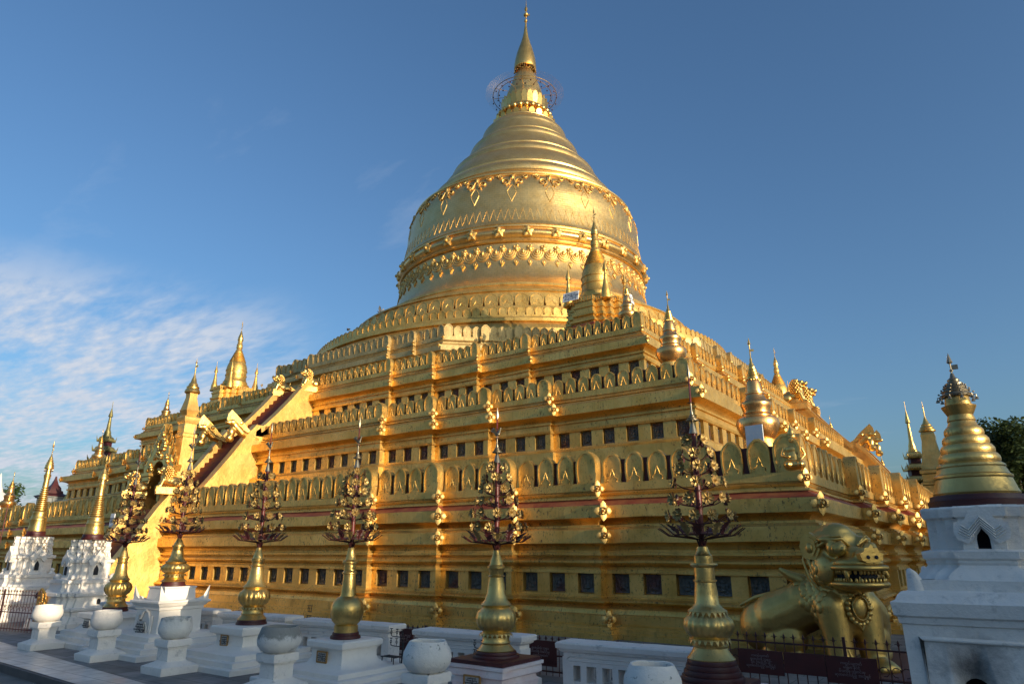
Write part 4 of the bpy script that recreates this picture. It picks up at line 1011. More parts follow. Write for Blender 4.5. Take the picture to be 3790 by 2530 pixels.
def flower_tree(label, x, y, z0, ztop, vase, vh, plates, full=True, seed=0, pole_top=3.2, style=0):
    rnd = random.Random(seed)
    t = thing('metal_flower_tree', label, 'offering tree', (x, y, z0), 0, 'gilded metal flower trees in a row')
    base = MB(); zz = 0
    for r_, h_, kind in plates:
        if kind == 's': base.sweep([(0, zz - .001), (0, zz + h_ * .9), (-.01, zz + h_)], sq(r_))
        else: base.lathe([(r_, zz), (r_ * 1.01, zz + h_ * .5), (r_ * .98, zz + h_)], 40)
        zz += h_
    base.build('red_plinth', RED, t, 40)
    zs = zz; top = vase[-1][1]; k = vh / top
    amp = {0: .05, 1: .05, 2: .012, 3: .10}[style]; nf = {0: 16, 1: 20, 2: 8, 3: 18}[style]
    lo, hi = (.24 * k, .46 * k) if style != 2 else (.12 * k, .44 * k)
    def rf(r, z, a):
        if lo < z - zs < hi: return r * (1 + amp * (abs(math.sin(a * nf / 2)) - .6))
        return r
    MB().lathe([(r, zs + z * k) for r, z in vase], 96, rf=rf).build('vase', G_VASE, t, 40)
    if style != 2:
        mb = MB()
        for zc, rr, up in ((.50, .222, -1), (.21, .228, 1)):
            for i in range(22):
                a = 2 * PI * i / 22; d = .11
                q = [((rr - .006) * math.cos(a - d), (rr - .006) * math.sin(a - d), zs + zc * k), ((rr - .006) * math.cos(a + d), (rr - .006) * math.sin(a + d), zs + zc * k), ((rr + .02) * math.cos(a), (rr + .02) * math.sin(a), zs + zc * k - .055)]
                mb.add(q, [(0, 1, 2)])
        mb.build('pointed_collar', G_VASE, t, 0, False)
    P0 = zs + vh; H = ztop - z0 - P0; u = H / 2.15     # everything above the vase scales with the height
    pt = P0 + 1.28 * u
    mb = MB(); mb.tube([(0, 0, P0 - .05), (0, 0, P0 + .6 * u), (0, 0, pt)], [.034, .036, .03], 12); mb.build('pole', POLE, t, 60)
    mb = MB(); mb.lathe([(.0, P0 + .155 * u), (.2, P0 + .14 * u), (.34, P0 + .13 * u), (.34, P0 + .136 * u), (.02, P0 + .17 * u)], 24, caps=False)
    for i in range(18):
        a = 2 * PI * i / 18; c, s = math.cos(a), math.sin(a)
        mb.tube([(.03 * c, .03 * s, P0), (.06 * c, .06 * s, P0 + .08 * u), (.2 * c, .2 * s, P0 + .1 * u), (.38 * c, .38 * s, P0 + .12 * u), (.5 * c, .5 * s, P0 + .2 * u)], .006, 4)
    dish = mb.build('dish', BLACK if False else RED, t, 40)
    for i in range(15):
        a = 2 * PI * (i + rnd.uniform(-.15, .15)) / 15; r_ = .34 + .03 * (i % 2)
        o = obj('leaf', LFG if i % 2 else LFR, t, (r_ * math.cos(a), r_ * math.sin(a), P0 + .12 * u), a + PI / 2)
        o.rotation_euler = (R(rnd.uniform(-6, 22)), 0, a + PI / 2); o.scale = (.68, .75, .62)
    tiers = [(.33, .39, 11), (.52, .345, 10), (.71, .29, 9), (.88, .24, 8), (1.04, .19, 6), (1.2, .13, 4)]
    arms = MB()
    for j, (dz, rr, cnt) in enumerate(tiers):
        off = rnd.random()
        zt = P0 + dz * u
        for i in range(cnt):
            if rnd.random() < .06: continue
            a = 2 * PI * (i + off) / cnt + rnd.uniform(-.06, .06); r_ = rr * rnd.uniform(.92, 1.06); z = zt + rnd.uniform(-.012, .012)
            c, s = math.cos(a), math.sin(a)
            arms.tube([(.03 * c, .03 * s, zt - .09), (r_ * .6 * c, r_ * .6 * s, zt - .06), (r_ * .95 * c, r_ * .95 * s, z)], .005, 4)
            o = obj('flower', FLM, t, (r_ * c, r_ * s, z)); sc_ = rnd.uniform(.74, .86)
            o.rotation_euler = (R(rnd.uniform(-16, 4)), rnd.uniform(-.3, .3), a + PI / 2); o.scale = (sc_,) * 3
        arms.lathe([(.045, zt - .11), (.05, zt - .10), (.045, zt - .09)], 12)
    arms.build('branch_wires', RED, t, 60)
    # crown ornament, bird and spear
    mb = MB()
    def spiky(z, r_):
        for i in range(12):
            a = 2 * PI * i / 12; mb.add([((.035) * math.cos(a - .26), .035 * math.sin(a - .26), z), (.035 * math.cos(a + .26), .035 * math.sin(a + .26), z), (r_ * math.cos(a), r_ * math.sin(a), z + .015)], [(0, 1, 2), (2, 1, 0)])
    spiky(pt - .02, .08); mb.lathe([(.055, pt), (.045, pt + .03), (.02, pt + .13 * u), (.012, pt + .15 * u)], 14)
    z1 = pt + .15 * u
    mb.lathe([(.05, z1), (.075, z1 + .005), (.078, z1 + .02), (.05, z1 + .03), (.055, z1 + .045), (.035, z1 + .055), (.038, z1 + .07), (.02, z1 + .085), (.022, z1 + .1), (.01, z1 + .14), (.008, z1 + .22 * u)], 16)
    spiky(z1 + .0, .095)
    z2 = z1 + .22 * u
    mb.lathe([(.0, z2), (.05, z2 + .004), (.0, z2 + .012)], 14); MB().tube([(0, 0, z2), (0, 0, P0 + H * .93)], .011, 6).build('spear_rod', POLE, t)
    mb.build('crown_finial', SILVER, t, 40)
    MB().lathe([(.004, P0 + H * .90), (.024, P0 + H * .93), (.02, P0 + H * .95), (.0, P0 + H)], 6).build('spear_tip', SILVER, t, 40)
    if style != 0:
        b = MB(); zb = z2 + .07
        b.ball((0, 0, zb), (.045, .026, .032), 10, 6); b.tube([(.03, 0, zb + .01), (.05, 0, zb + .05), (.058, 0, zb + .075)], [.02, .013, .012], 8); b.ball((.06, 0, zb + .08), .015, 8, 5); b.tube([(.07, 0, zb + .08), (.095, 0, zb + .072)], [.006, .001], 5)
        for i in range(5): q = .5 + i * .3; b.tube([(-.035, 0, zb + .01), (-.06 - .03 * math.cos(q), .0, zb + .03 + .04 * math.sin(q)), (-.06 - .075 * math.cos(q), 0, zb + .02 + .085 * math.sin(q))], [.01, .013, .004], 5)
        for sg in (-1, 1): b.add([(.02, sg * .025, zb + .01), (-.02, sg * .03, zb - .005), (-.06, sg * .07, zb + .06), (-.01, sg * .06, zb + .07)], [(0, 1, 2, 3)]); b.tube([(.005, sg * .01, zb - .02), (.005, sg * .01, z2)], .004, 4)
        b.build('bird', SILVER, t, 40)
    return t
def pedestal(label, x, y, parts, mat=WHITE, rz=0, plaque=None, extra=None):
    """parts: [(half width at z)] profile swept round a unit square"""
    t = thing('pedestal', label, 'pedestal', (x, y, 0), rz, 'white pedestals under the flower trees')
    mb = MB(); soft_sweep(mb, [(h_ - .3, z) for h_, z in parts], sq(.3), 8); wob(mb, .007, 4.5); mb.build('masonry', mat, t, 35)
    if plaque:
        px_, pz_, pw_, ph_, mt, fr, off = plaque
        board('', None if False else (px_, -off, pz_), 0, pw_, ph_, '\n'.join([MM[1], MM[4], MM[2], MM[5]]), ph_ * .17, 0, mt, INK, frame=fr, parent=t)
    if extra: extra(t)
    return t
XS = [11.5, 13.81, 16.67, 19.23, 22.27, 25.29]
def steps(hb, n, ht, z0, z1):
    out = [(hb, -.01)]
    for i in range(n): h_ = hb + (ht - hb) * i / n; z = z0 + (z1 - z0) * (i + 1) / n; out += [(h_, z - .012), (h_ - .012, z), (hb + (ht - hb) * (i + 1) / n, z + .002)]
    return out
pedestal('low white pedestal with broad slab top and three steps, at far left of the row', XS[0] - .0, -32.5, steps(.98, 3, .62, .0, .28) + [(.55, .3), (.44, .40), (.42, .46), (.44, .50), (.5, .52), (.535, .53), (.54, .62), (.52, .64), (.2, .642)],
         plaque=(-.1, .40, .26, .2, MARBLEPLQ, None, .50))
def horns(t):
    for sx_ in (-1, 1):
        for sy_ in (-1, 1):
            mb = MB(); x0, y0 = sx_ * .52, sy_ * .52
            mb.add([(x0, y0, .985), (x0 - sx_ * .3, y0, .985), (x0 - sx_ * .05, y0 - sy_ * .05, .985), (x0, y0 - sy_ * .3, .985), (x0, y0, 1.27), (x0 - sx_ * .12, y0 - sy_ * .0, 1.06), (x0, y0 - sy_ * .12, 1.06)],
                   [(0, 1, 5), (0, 5, 4), (0, 4, 6), (0, 6, 3), (1, 2, 5), (2, 6, 5), (2, 3, 6), (5, 6, 4), (3, 2, 1, 0)])
            mb.build('horn', WHITE, t, 30)
    mb = MB(); mb.sweep([(0, .984), (-.01, 1.06), (-.02, 1.2), (.0, 1.215), (0, 1.24)], sq(.34)); wob(mb, .005); mb.build('block', WHITE, t, 30)
    mb = MB()
    for sg in (-1, 1): mb.tube([(sg * .24, -.475, .34), (sg * .25, -.475, .62), (sg * .24, -.475, .7)], .018, 5)
    mb.tube([(-.2, -.475, .42), (-.19, -.475, .62), (-.1, -.475, .76), (0, -.475, .8), (.1, -.475, .76), (.19, -.475, .62), (.2, -.475, .42)], .018, 5)
    mb.tube([(-.09, -.475, .36), (-.085, -.475, .5), (0, -.475, .58), (.085, -.475, .5), (.09, -.475, .36)], .016, 5)
    mb.build('arch_relief', WHITE, t, 60)
pedestal('tall white pedestal with corner horns and a marble tablet', XS[1], -32.5, steps(1.12, 4, .62, .0, .36) + [(.46, .38), (.45, .60), (.445, .80), (.47, .81), (.47, .86), (.5, .88), (.52, .91), (.53, .93), (.56, .94), (.56, .97), (.54, .985), (.2, .986)],
         plaque=(-.12, .46, .28, .26, MARBLEPLQ, None, .49), extra=horns)
pedestal('white pedestal with a small inscribed tile, third in the row', XS[2], -32.5, steps(.98, 3, .66, .0, .26) + [(.54, .28), (.42, .34), (.40, .42), (.42, .50), (.46, .52), (.49, .53), (.50, .55), (.50, .63), (.48, .655), (.3, .657)],
         plaque=(-.12, .42, .2, .17, MARBLEPLQ, FRAMEY, .42))
pedestal('white pedestal with waisted sides and an ochre-framed tile', XS[3], -32.5, steps(1.0, 3, .6, .0, .20) + [(.5, .21), (.40, .26), (.36, .33), (.355, .42), (.37, .46), (.39, .465), (.39, .485), (.42, .49), (.425, .56), (.40, .585), (.2, .587)],
         plaque=(-.06, .35, .22, .15, MARBLEPLQ, FRAMEY, .385))
pedestal('pinkish pedestal with stained sides and a low inscribed tile', XS[4], -32.5, steps(.95, 3, .6, .0, .1) + [(.46, .11), (.40, .2), (.42, .28), (.4, .3), (.39, .34), (.45, .37), (.45, .44), (.44, .455), (.47, .46), (.47, .5), (.3, .502)], PINKW,
         plaque=(-.05, .3, .26, .14, MARBLEPLQ, FRAMEY, .435))
pedestal('pinkish pedestal under the nearest metal tree, only its top in the picture', XS[5], -32.5, steps(.95, 3, .6, .0, .1) + [(.46, .11), (.40, .2), (.42, .26), (.4, .3), (.39, .34), (.45, .37), (.45, .44), (.46, .455), (.46, .5), (.3, .502)], PINKW)
S_, L_ = 's', 'l'
flower_tree('metal flower tree at far left, ribbed urn vase over the slab-topped pedestal', XS[0], -32.5, .64, 4.42, VB, 1.28, [(.27, .05, L_), (.25, .05, L_)], seed=1, style=3)
flower_tree('metal flower tree catching sun, on the tall horned pedestal', XS[1], -32.5, 1.24, 4.62, VB, .86, [(.24, .045, L_), (.22, .045, L_)], seed=2, style=1)
flower_tree('metal flower tree with ribbed vase, third in the row', XS[2], -32.5, .657, 4.38, VB, 1.25, [(.27, .04, L_), (.25, .045, L_)], seed=3, style=3)
flower_tree('metal flower tree with smooth lotus-bud vase and a tall thin spear', XS[3], -32.5, .587, 4.2, VC, 1.3, [(.24, .045, L_), (.21, .05, L_)], seed=4, style=2)
flower_tree('metal flower tree with fluted vase and small bird, on a pinkish pedestal', XS[4], -32.5, .503, 4.0, VB, 1.3, [(.44, .05, S_), (.32, .04, L_), (.28, .04, L_)], seed=5, style=1)
flower_tree('tallest nearest metal flower tree with round urn on stepped red plates', XS[5], -32.5, .503, 4.2, VA, 1.2, [(.40, .05, S_), (.34, .055, L_), (.31, .055, L_), (.285, .055, L_), (.265, .05, L_)], seed=6, style=0)

# ------------------------------------------------------------------ balustrades and iron fence
def balustrade(label, x0, x1, y, rz=R(4.5), mat=WHITE2, h=.70):
    L = x1 - x0; t = thing('balustrade', label, 'balustrade', ((x0 + x1) / 2, y, 0), rz, 'white masonry balustrades before the pagoda')
    mb = MB(); hx, hy = L / 2, .17
    soft_sweep(mb, [(-.02, h - .14), (.0, h - .13), (.03, h - .11), (.03, h - .09), (.065, h - .08), (.07, h - .02), (.05, h), (-.05, h + .002)], sq(hx, 0, 0, hy), 10); wob(mb, .008, 4)
    mb.build('top_slab', mat, t, 35)
    mb = MB(); soft_sweep(mb, [(-.02, h - .30), (-.02, h - .13)], sq(hx, 0, 0, hy), 4)
    soft_sweep(mb, [(.12, -.01), (.12, .08), (.1, .09), (.0, .14), (-.02, .15), (-.02, .2), (-.1, .201)], sq(hx, 0, 0, hy), 8)
    n = max(3, int((L - .3) / .20)); pw = (L - .16) / n
    for i in range(n + 1): mb.box((-hx + .08 + i * pw, 0, h - .395), (.09 if 0 < i < n else .16, 2 * hy - .045, .40))
    wob(mb, .006, 4); mb.build('pierced_wall', mat, t, 35)
    mb = MB()
    a, b = hx - .12, .05
    mb.tube([(-a, -hy + .015, h - .19), (-a - .04, -hy + .015, h - .215), (-a, -hy + .015, h - .24), (a, -hy + .015, h - .24), (a + .04, -hy + .015, h - .215), (a, -hy + .015, h - .19)], .009, 4, True)
    mb.build('panel_moulding', mat, t, 60)
balustrade('pierced white balustrade nearest the camera, right of the pinkish pedestal', 22.78, 24.85, -31.4)
balustrade('white balustrade behind the large flecked pot', 20.0, 21.95, -31.4)
balustrade('white balustrade with chipped corner, behind the waisted pedestal', 16.9, 19.15, -31.4)
balustrade('white balustrade length behind the third metal tree', 14.35, 16.3, -31.4)
balustrade('short white balustrade right of the tall horned pedestal', 11.9, 13.7, -31.35)
balustrade('distant white balustrade length left of the tall horned pedestal', 8.9, 11.2, -31.3)
def iron_fence(label, x0, y0, x1, y1, h, scroll=False, boards_=()):
    L = math.hypot(x1 - x0, y1 - y0); a = math.atan2(y1 - y0, x1 - x0)
    t = thing('iron_fence', label, 'fence', (x0, y0, 0), a)
    mb = MB(); n = int(L / .125)
    for i in range(n + 1):
        x = L * i / n; mb.tube([(x, 0, -.02), (x, 0, h - .06)], .008, 4)
        mb.tube([(x, 0, h - .07), (x, 0, h - .035), (x, 0, h)], [.008, .016, .001], 5)
        for sg in (-1, 1): mb.tube([(x, 0, h - .08), (x + sg * .02, 0, h - .045), (x + sg * .042, 0, h - .05)], .005, 3)
    mb.build('bars', IRON, t, 60)
    mb = MB()
    for z in (.06, h * .5 if not scroll else h * .45, h - .13): mb.box((L / 2, 0, z), (L, .022, .022))
    if scroll:
        for i in range(int(L / .25)):
            x = .12 + i * .25
            for sg in (-1, 1): mb.tube([(x + sg * (.055 * math.cos(q) - .055), 0, h * .5 + .055 + .055 * math.sin(q)) for q in [k * .7 for k in range(8)]], .006, 4)
    for k in range(int(L / 2) + 1): mb.box((min(L, k * 2), 0, h / 2), (.035, .035, h))
    mb.build('rails', IRON, t, 60)
    for bx, bz, bw, bh, ln in boards_:
        p = obj('notice_panel', MB().box((0, 0, 0), (bw, .02, bh)).mesh('notice_panel', RED), t, (bx, -.03, bz))
        if ln: text('\n'.join(ln), bh * .13, WINK, p, (0, -.013, bh * .05), (PI / 2, 0, 0))
    return t
iron_fence('dark red iron fence with name panels, seen in gaps between the white balustrades', 9.0, -30.35, 24.2, -30.35, .60, False,
           [(12.6, .33, .62, .38, (MM[0], MM[4], MM[1])), (9.42, .33, .6, .38, (MM[2], MM[5], MM[1])), (6.2, .33, .6, .38, (MM[5], MM[1], MM[4])), (3.2, .33, .6, .38, (MM[2], MM[4]))])
iron_fence('dark red iron fence in front of the great corner lion, hung with panels', 24.25, -30.3, 28.0, -30.3, .86, True,
           [(.92, .48, .60, .30, (MM[1], MM[0], MM[5], MM[2])), (1.49, .50, .52, .26, ()), (2.06, .47, .60, .32, (MM[1], MM[3], MM[4], MM[2]))])
iron_fence('thin red iron fence at the left edge, before the first white shrine', 4.6, -33.35, 8.1, -32.75, 1.0, True, [(.9, .6, .9, .3, ())])

# ------------------------------------------------------------------ great corner lion (one head, two bodies)
L0 = Vector((25.62, -26.85, 0)); Fd = Vector((.7071, -.7071, 0)); Sd = Vector((.7071, .7071, 0))
def Hh(l, q, z): v = Sd * l + Fd * q; return (v.x, v.y, z)
t = thing('corner_lion', 'huge golden guardian lion with bared teeth sitting at the pagoda corner', 'lion statue', L0)
RZ = (0, 0, R(45)); pr = []
pr += [('e', Hh(0, .0, 1.0), (.52, .44, .55), RZ), ('e', Hh(0, -.1, 1.4), (.47, .43, .42), RZ), ('e', Hh(0, .12, .85), (.46, .3, .35), RZ)]
for sg in (-1, 1):
    pr += [('c', Hh(sg * .30, .12, 1.0), Hh(sg * .30, .2, .5), .30, .235), ('c', Hh(sg * .30, .2, .5), Hh(sg * .30, .24, .14), .235, .2), ('e', Hh(sg * .29, .42, .11), (.21, .27, .12), RZ)]
    for k in (-1.5, -.5, .5, 1.5): pr.append(('e', Hh(sg * .29 + k * .095, .63 - abs(k) * .03, .07), (.055, .09, .075), RZ))
# left body runs along the front wall, right body along the side wall
for b, o in ((Vector((-1, .08, 0)), Vector((0, -1, 0))), (Vector((.08, 1, 0)), Vector((1, 0, 0)))):
    def Q(u, v, z, b=b, o=o): w_ = b * u + o * v; return (w_.x, w_.y, z)
    ang = math.atan2(b.y, b.x)
    pr += [('c', Q(.0, .0, 1.12), Q(.6, .0, 1.02), .46, .44), ('c', Q(.6, .0, 1.0), Q(1.15, .0, .76), .43, .46), ('e', Q(1.38, -.02, .6), (.5, .42, .48), (0, 0, ang)), ('e', Q(1.02, .2, .42), (.42, .24, .32), (0, 0, ang)),
           ('c', Q(1.3, .26, .14), Q(.62, .32, .1), .13, .11), ('e', Q(.52, .34, .1), (.2, .13, .1), (0, 0, ang))]
# head
pr += [('e', Hh(0, .1, 1.78), (.47, .42, .42), RZ), ('e', Hh(0, .0, 2.08), (.44, .40, .30), RZ), ('e', Hh(0, .06, 2.24), (.28, .28, .18), RZ), ('e', Hh(0, .22, 1.58), (.44, .34, .34), RZ), ('e', Hh(0, .58, 1.73), (.42, .38, .13), RZ), ('e', Hh(0, .45, 1.86), (.26, .34, .16), RZ),
       ('e', Hh(0, .82, 1.86), (.2, .13, .12), RZ), ('e', Hh(0, .5, 1.37), (.39, .43, .11), RZ), ('e', Hh(0, .15, 1.42), (.38, .3, .16), RZ), ('e', Hh(0, .2, 1.28), (.2, .2, .14), RZ)]
for sg in (-1, 1): pr += [('e', Hh(sg * .27, .42, 1.98), (.16, .15, .15), RZ), ('e', Hh(sg * .4, .2, 1.62), (.15, .28, .26), RZ), ('e', Hh(sg * .33, .28, 2.12), (.17, .2, .07), RZ)]
body = blob('body', pr, .028, G_LION, t, 5)
from mathutils.bvhtree import BVHTree
bm = bmesh.new(); bm.from_mesh(body.data); bvh = BVHTree.FromBMesh(bm)
mb = MB()
scale_pts = []
for row in range(13):
    z = 1.70 - row * .078; n = 17
    for k in range(n):
        a = R(-225 + 185 * (k + (row % 2) * .5) / n); d = Vector((math.cos(a), math.sin(a), 0)); src = Vector((-.15, .15, z)) + d * 2
        hit = bvh.ray_cast(src, -d)
        if hit[0] is None: continue
        p, nn = hit[0], hit[1]; la = p.dot(Sd); fq = p.dot(Fd)
        if fq > .2 or p.x < -.80 + row * .03 or la > -.06: continue
        if row > 9 and (p.x < -.45 or fq > .05): continue
        M = nn.to_track_quat('Y', 'Z').to_matrix(); mb.ball(p - nn * .004, (.08, .03, .09), 10, 6, M)
mb.build('scales', G_LION, t, 60)
mb = MB()     # mane collar round the jaw and side of the face
for sg in (-1, 1):
    mb.tube([Hh(sg * .42, -.02, 2.02), Hh(sg * .53, .0, 1.8), Hh(sg * .52, .08, 1.55), Hh(sg * .42, .2, 1.36), Hh(sg * .2, .3, 1.26)], [.03, .045, .05, .045, .03], 8)
    mb.tube([Hh(sg * .46, -.1, 2.05), Hh(sg * .58, -.1, 1.78), Hh(sg * .56, -.02, 1.48), Hh(sg * .45, .1, 1.28)], [.02, .03, .035, .02], 8)
    for k in range(6): mb.tube([Hh(sg * (.30 - k * .03), .34, 1.30 - k * .035), Hh(sg * .1, .42, 1.25 - k * .035)], .02, 5)
    # eyebrow flames
    mb.tube([Hh(sg * .08, .52, 2.02), Hh(sg * .22, .56, 2.13), Hh(sg * .38, .42, 2.12), Hh(sg * .48, .22, 2.0)], [.03, .035, .035, .02], 8)
    mb.tube([Hh(sg * .12, .54, 2.08), Hh(sg * .24, .55, 2.18), Hh(sg * .4, .38, 2.16), Hh(sg * .5, .15, 2.05)], [.02, .025, .025, .015], 8)
mb.build('mane', G_LION, t, 60)
for sg in (-1, 1):
    mb = MB(); mb.ball(Hh(sg * .29, .54, 1.96), .125, 16, 12)
    mb.tube([Hh(sg * .29 + .12 * math.cos(a), .56 + .02 * math.sin(a), 1.96 + .105 * math.sin(a)) for a in [k * PI / 6 for k in range(12)]], .018, 6, True)
    mb.ball(Hh(sg * .295, .66, 1.96), .045, 10, 6); mb.build('eye', G_LION, t, 60)
for sg in (-1, 1):
    mb = MB(); c = Vector(Hh(sg * .50, .04, 2.0))
    M = Matrix.Rotation(R(45) + sg * R(-28), 3, 'Z')
    for sc_, th, zz in ((1, .05, 0), (.72, .075, .0)):
        pts = [(-.1, -.2), (.1, -.22), (.2, -.05), (.17, .14), (.03, .25), (-.12, .18), (-.18, .0)]
        vs = []
        for y_ in (-th, th):
            for a, b in pts: vs.append(c + M @ Vector((sg * y_, -a * sc_, b * sc_)))
        n = 7; mb.add(vs, [tuple(range(n)), tuple(range(2 * n - 1, n - 1, -1))] + [((i + 1) % n, i, i + n, (i + 1) % n + n) for i in range(n)])
    mb.ball(c + M @ Vector((sg * .07, -.02, -.02)), (.05, .07, .09), 10, 6, M); mb.build('ear', G_LION, t, 60)
mb = MB()     # nose plate with nostrils
pts = [(-.22, -.12), (-.12, -.16), (.12, -.16), (.22, -.12), (.25, .0), (.16, .05), (.13, .12), (.05, .12), (0, .19), (-.05, .12), (-.13, .12), (-.16, .05), (-.25, .0)]
vs = [];
for q in (.86, .98):
    for a, b in pts: vs.append(Hh(a * .85, q, 1.88 + b * .85))
n = len(pts); mb.add(vs, [tuple(range(n)), tuple(range(2 * n - 1, n - 1, -1))] + [((i + 1) % n, i, i + n, (i + 1) % n + n) for i in range(n)])
nose = mb.build('nose', G_LION, t, 40)
mb = MB()
for sg in (-1, 1): mb.ball(Hh(sg * .075, .985, 1.83), (.035, .02, .032), 10, 6, Matrix.Rotation(R(45), 3, 'Z'))
mb.build('nostrils', DARKHOLE, nose)
mb = MB()     # mouth: dark inside, lips, teeth, tusks, tongue
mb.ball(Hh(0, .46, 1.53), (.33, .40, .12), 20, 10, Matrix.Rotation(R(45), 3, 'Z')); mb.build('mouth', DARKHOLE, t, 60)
def jaw(f, w_=.36, ln=.92, r0=0.):
    a = PI * f; return (w_ * math.cos(a) * (1 - .12 * math.sin(a)), .42 + (ln - .42) * math.sin(a) ** .6 if math.sin(a) > 0 else .42)
mb = MB()
for zt, w_, ln, th in ((1.66, .40, .99, .045), (1.395, .38, .96, .045)):
    pts = [Hh(sg_ * w_, q, zt) for sg_, q in ((-1, .12), (-1, .35), (-1.0, .6), (-.92, .8), (-.6, ln - .03), (-.2, ln), (.2, ln), (.6, ln - .03), (.92, .8), (1.0, .6), (1, .35), (1, .12))]
    mb.tube(pts, th, 8)
mb.build('lips', G_LION, t, 60)
mb = MB()
for zt, sgn in ((1.615, -1), (1.44, 1)):
    path = [(-.35, .3), (-.35, .6), (-.32, .8), (-.2, .91), (.2, .91), (.32, .8), (.35, .6), (.35, .3)]
    for i in range(len(path) - 1):
        a, b = Vector(path[i]), Vector(path[i + 1]); n = max(2, int((b - a).length / .058))
        for k in range(n): p = a.lerp(b, k / n); mb.ball(Hh(p.x, p.y, zt + sgn * .015), (.028, .028, .05), 8, 6)
for sg in (-1, 1): mb.tube([Hh(sg * .34, .74, 1.64), Hh(sg * .37, .79, 1.53), Hh(sg * .36, .78, 1.42)], [.045, .04, .01], 8); mb.tube([Hh(sg * .22, .88, 1.44), Hh(sg * .22, .9, 1.53)], [.025, .006], 8)
mb.build('teeth', G_LION, t, 60)
mb = MB(); mb.ball(Hh(0, .6, 1.48), (.17, .28, .03), 14, 6, Matrix.Rotation(R(45), 3, 'Z')); mb.build('tongue', G_LION, t)
mb = MB()     # chest medallion
c = Hh(0, .46, 1.02); mb.ball(c, (.13, .06, .17), 14, 8, Matrix.Rotation(R(45), 3, 'Z'))
for k in range(18):
    a = 2 * PI * k / 18; mb.ball(Hh(.2 * math.cos(a), .44, 1.0 + .25 * math.sin(a)), (.05, .04, .05), 8, 5)
mb.tube([Hh(.145 * math.cos(a), .49, 1.01 + .19 * math.sin(a)) for a in [k * PI / 8 for k in range(16)]], .02, 6, True)
mb.tube([Hh(-.05, .45, .74), Hh(0, .45, .66), Hh(.05, .45, .74)], .03, 6); mb.build('medallion', G_LION, t, 60)
mb = MB()
mb.tube([(-.45, -.05, 1.3), (-.62, -.08, 1.42), (-.8, -.1, 1.5), (-.98, -.1, 1.62)], [.12, .12, .09, .03], 10)
mb.tube([(-.5, -.02, 1.33), (-.85, .0, 1.27), (-1.2, .0, 1.17), (-1.5, .0, 1.1), (-1.8, .02, .95)], [.05, .05, .05, .04, .03], 8)
mb.build('spine_crest', G_LION, t, 60)
mb = MB(); mb.tube([(-.25, -.42, .95), (-.1, -.47, .85), (.0, -.5, .65), (.08, -.5, .4), (.15, -.5, .2)], [.01, .025, .03, .025, .01], 6); mb.build('wing_line', G_LION, t, 60)
mb = MB(); mb.sweep([(0, -.02), (0, .03), (-.03, .04)], [(23.2, -27.75), (27.35, -27.75), (27.35, -24.2), (25.45, -24.2), (25.45, -25.5), (23.2, -25.5)])
tag(mb.build('lion_plinth', RED), 'low dark red platform under the great corner lion', 'plinth')

# ------------------------------------------------------------------ white shrines
def gold_spire(t, z, r0, h, rings=9, hti=True, dark=False, hk=1.3):
    """bell, ring mouldings, lotus capital and umbrella, all scaled to base radius r0 and height h"""
    pr = [(1.0, 0), (1.02, .02), (.97, .05), (.90, .12), (.93, .13), (.93, .145), (.87, .155), (.80, .2), (.82, .21), (.8, .225), (.74, .235)]
    for i in range(rings):
        q = i / rings; rr = .74 - .34 * q; zz = .24 + .27 * q; d = .27 / rings
        am = .16 if rings > 6 else .02; bb = .02 if rings > 6 else .0; pr += [(rr - am, zz), (rr + bb, zz + d * .3), (rr + bb - .01, zz + d * .65), (rr - am - .04, zz + d * .95)]
    pr += [(.37, .52), (.33, .55), (.35, .56), (.31, .60), (.42, .66), (.43, .67), (.33, .68), (.30, .74), (.26, .76)]
    MB().lathe([(r * r0, z + q * h) for r, q in pr], 40).build('bell', G_VASE, t, 35)
    mb = MB(); pr = [(.3, .75), (.40, .745), (.42, .76), (.37, .775), (.39, .79), (.31, .805), (.33, .82), (.24, .835), (.25, .85), (.16, .865), (.17, .88), (.08, .9), (.05, .93), (.03, .935)]
    mb.lathe([(r * r0 * hk, z + q * h) for r, q in pr], 24)
    for k in range(10):
        a = 2 * PI * k / 10; R_ = .47 * r0; x, y = R_ * math.cos(a), R_ * math.sin(a)
        mb.tube([(x * .8, y * .8, z + .755 * h), (x, y, z + .75 * h), (x, y, z + .735 * h)], .006, 4); mb.lathe([(.0, .03), (.012, .025), (.02, 0)], 8, (x, y, z + .715 * h))
        for j, rr in enumerate((.42, .34, .26)): mb.ball((rr * r0 * math.cos(a), rr * r0 * math.sin(a), z + (.775 + j * .03) * h), .011, 5, 4)
    mb.build('umbrella', SILVER if dark else G_ORN, t, 50)
    mb = MB(); zt = z + .93 * h; mb.tube([(0, 0, zt - .02), (0, 0, zt + .12 * h)], .008, 6); mb.box((.03, 0, zt + .05 * h), (.07, .008, .05)); mb.ball((0, 0, zt + .025 * h), .018, 6, 4)
    mb.lathe([(.012, zt + .08 * h), (.028, zt + .09 * h), (.0, zt + .17 * h)], 8); mb.build('spear_finial', SILVER if dark else G_ORN, t, 40)
RS = [(x / 1.6, y / 1.6) for x, y in RD]
def scl(P, k): return [(x * k, y * k) for x, y in P]
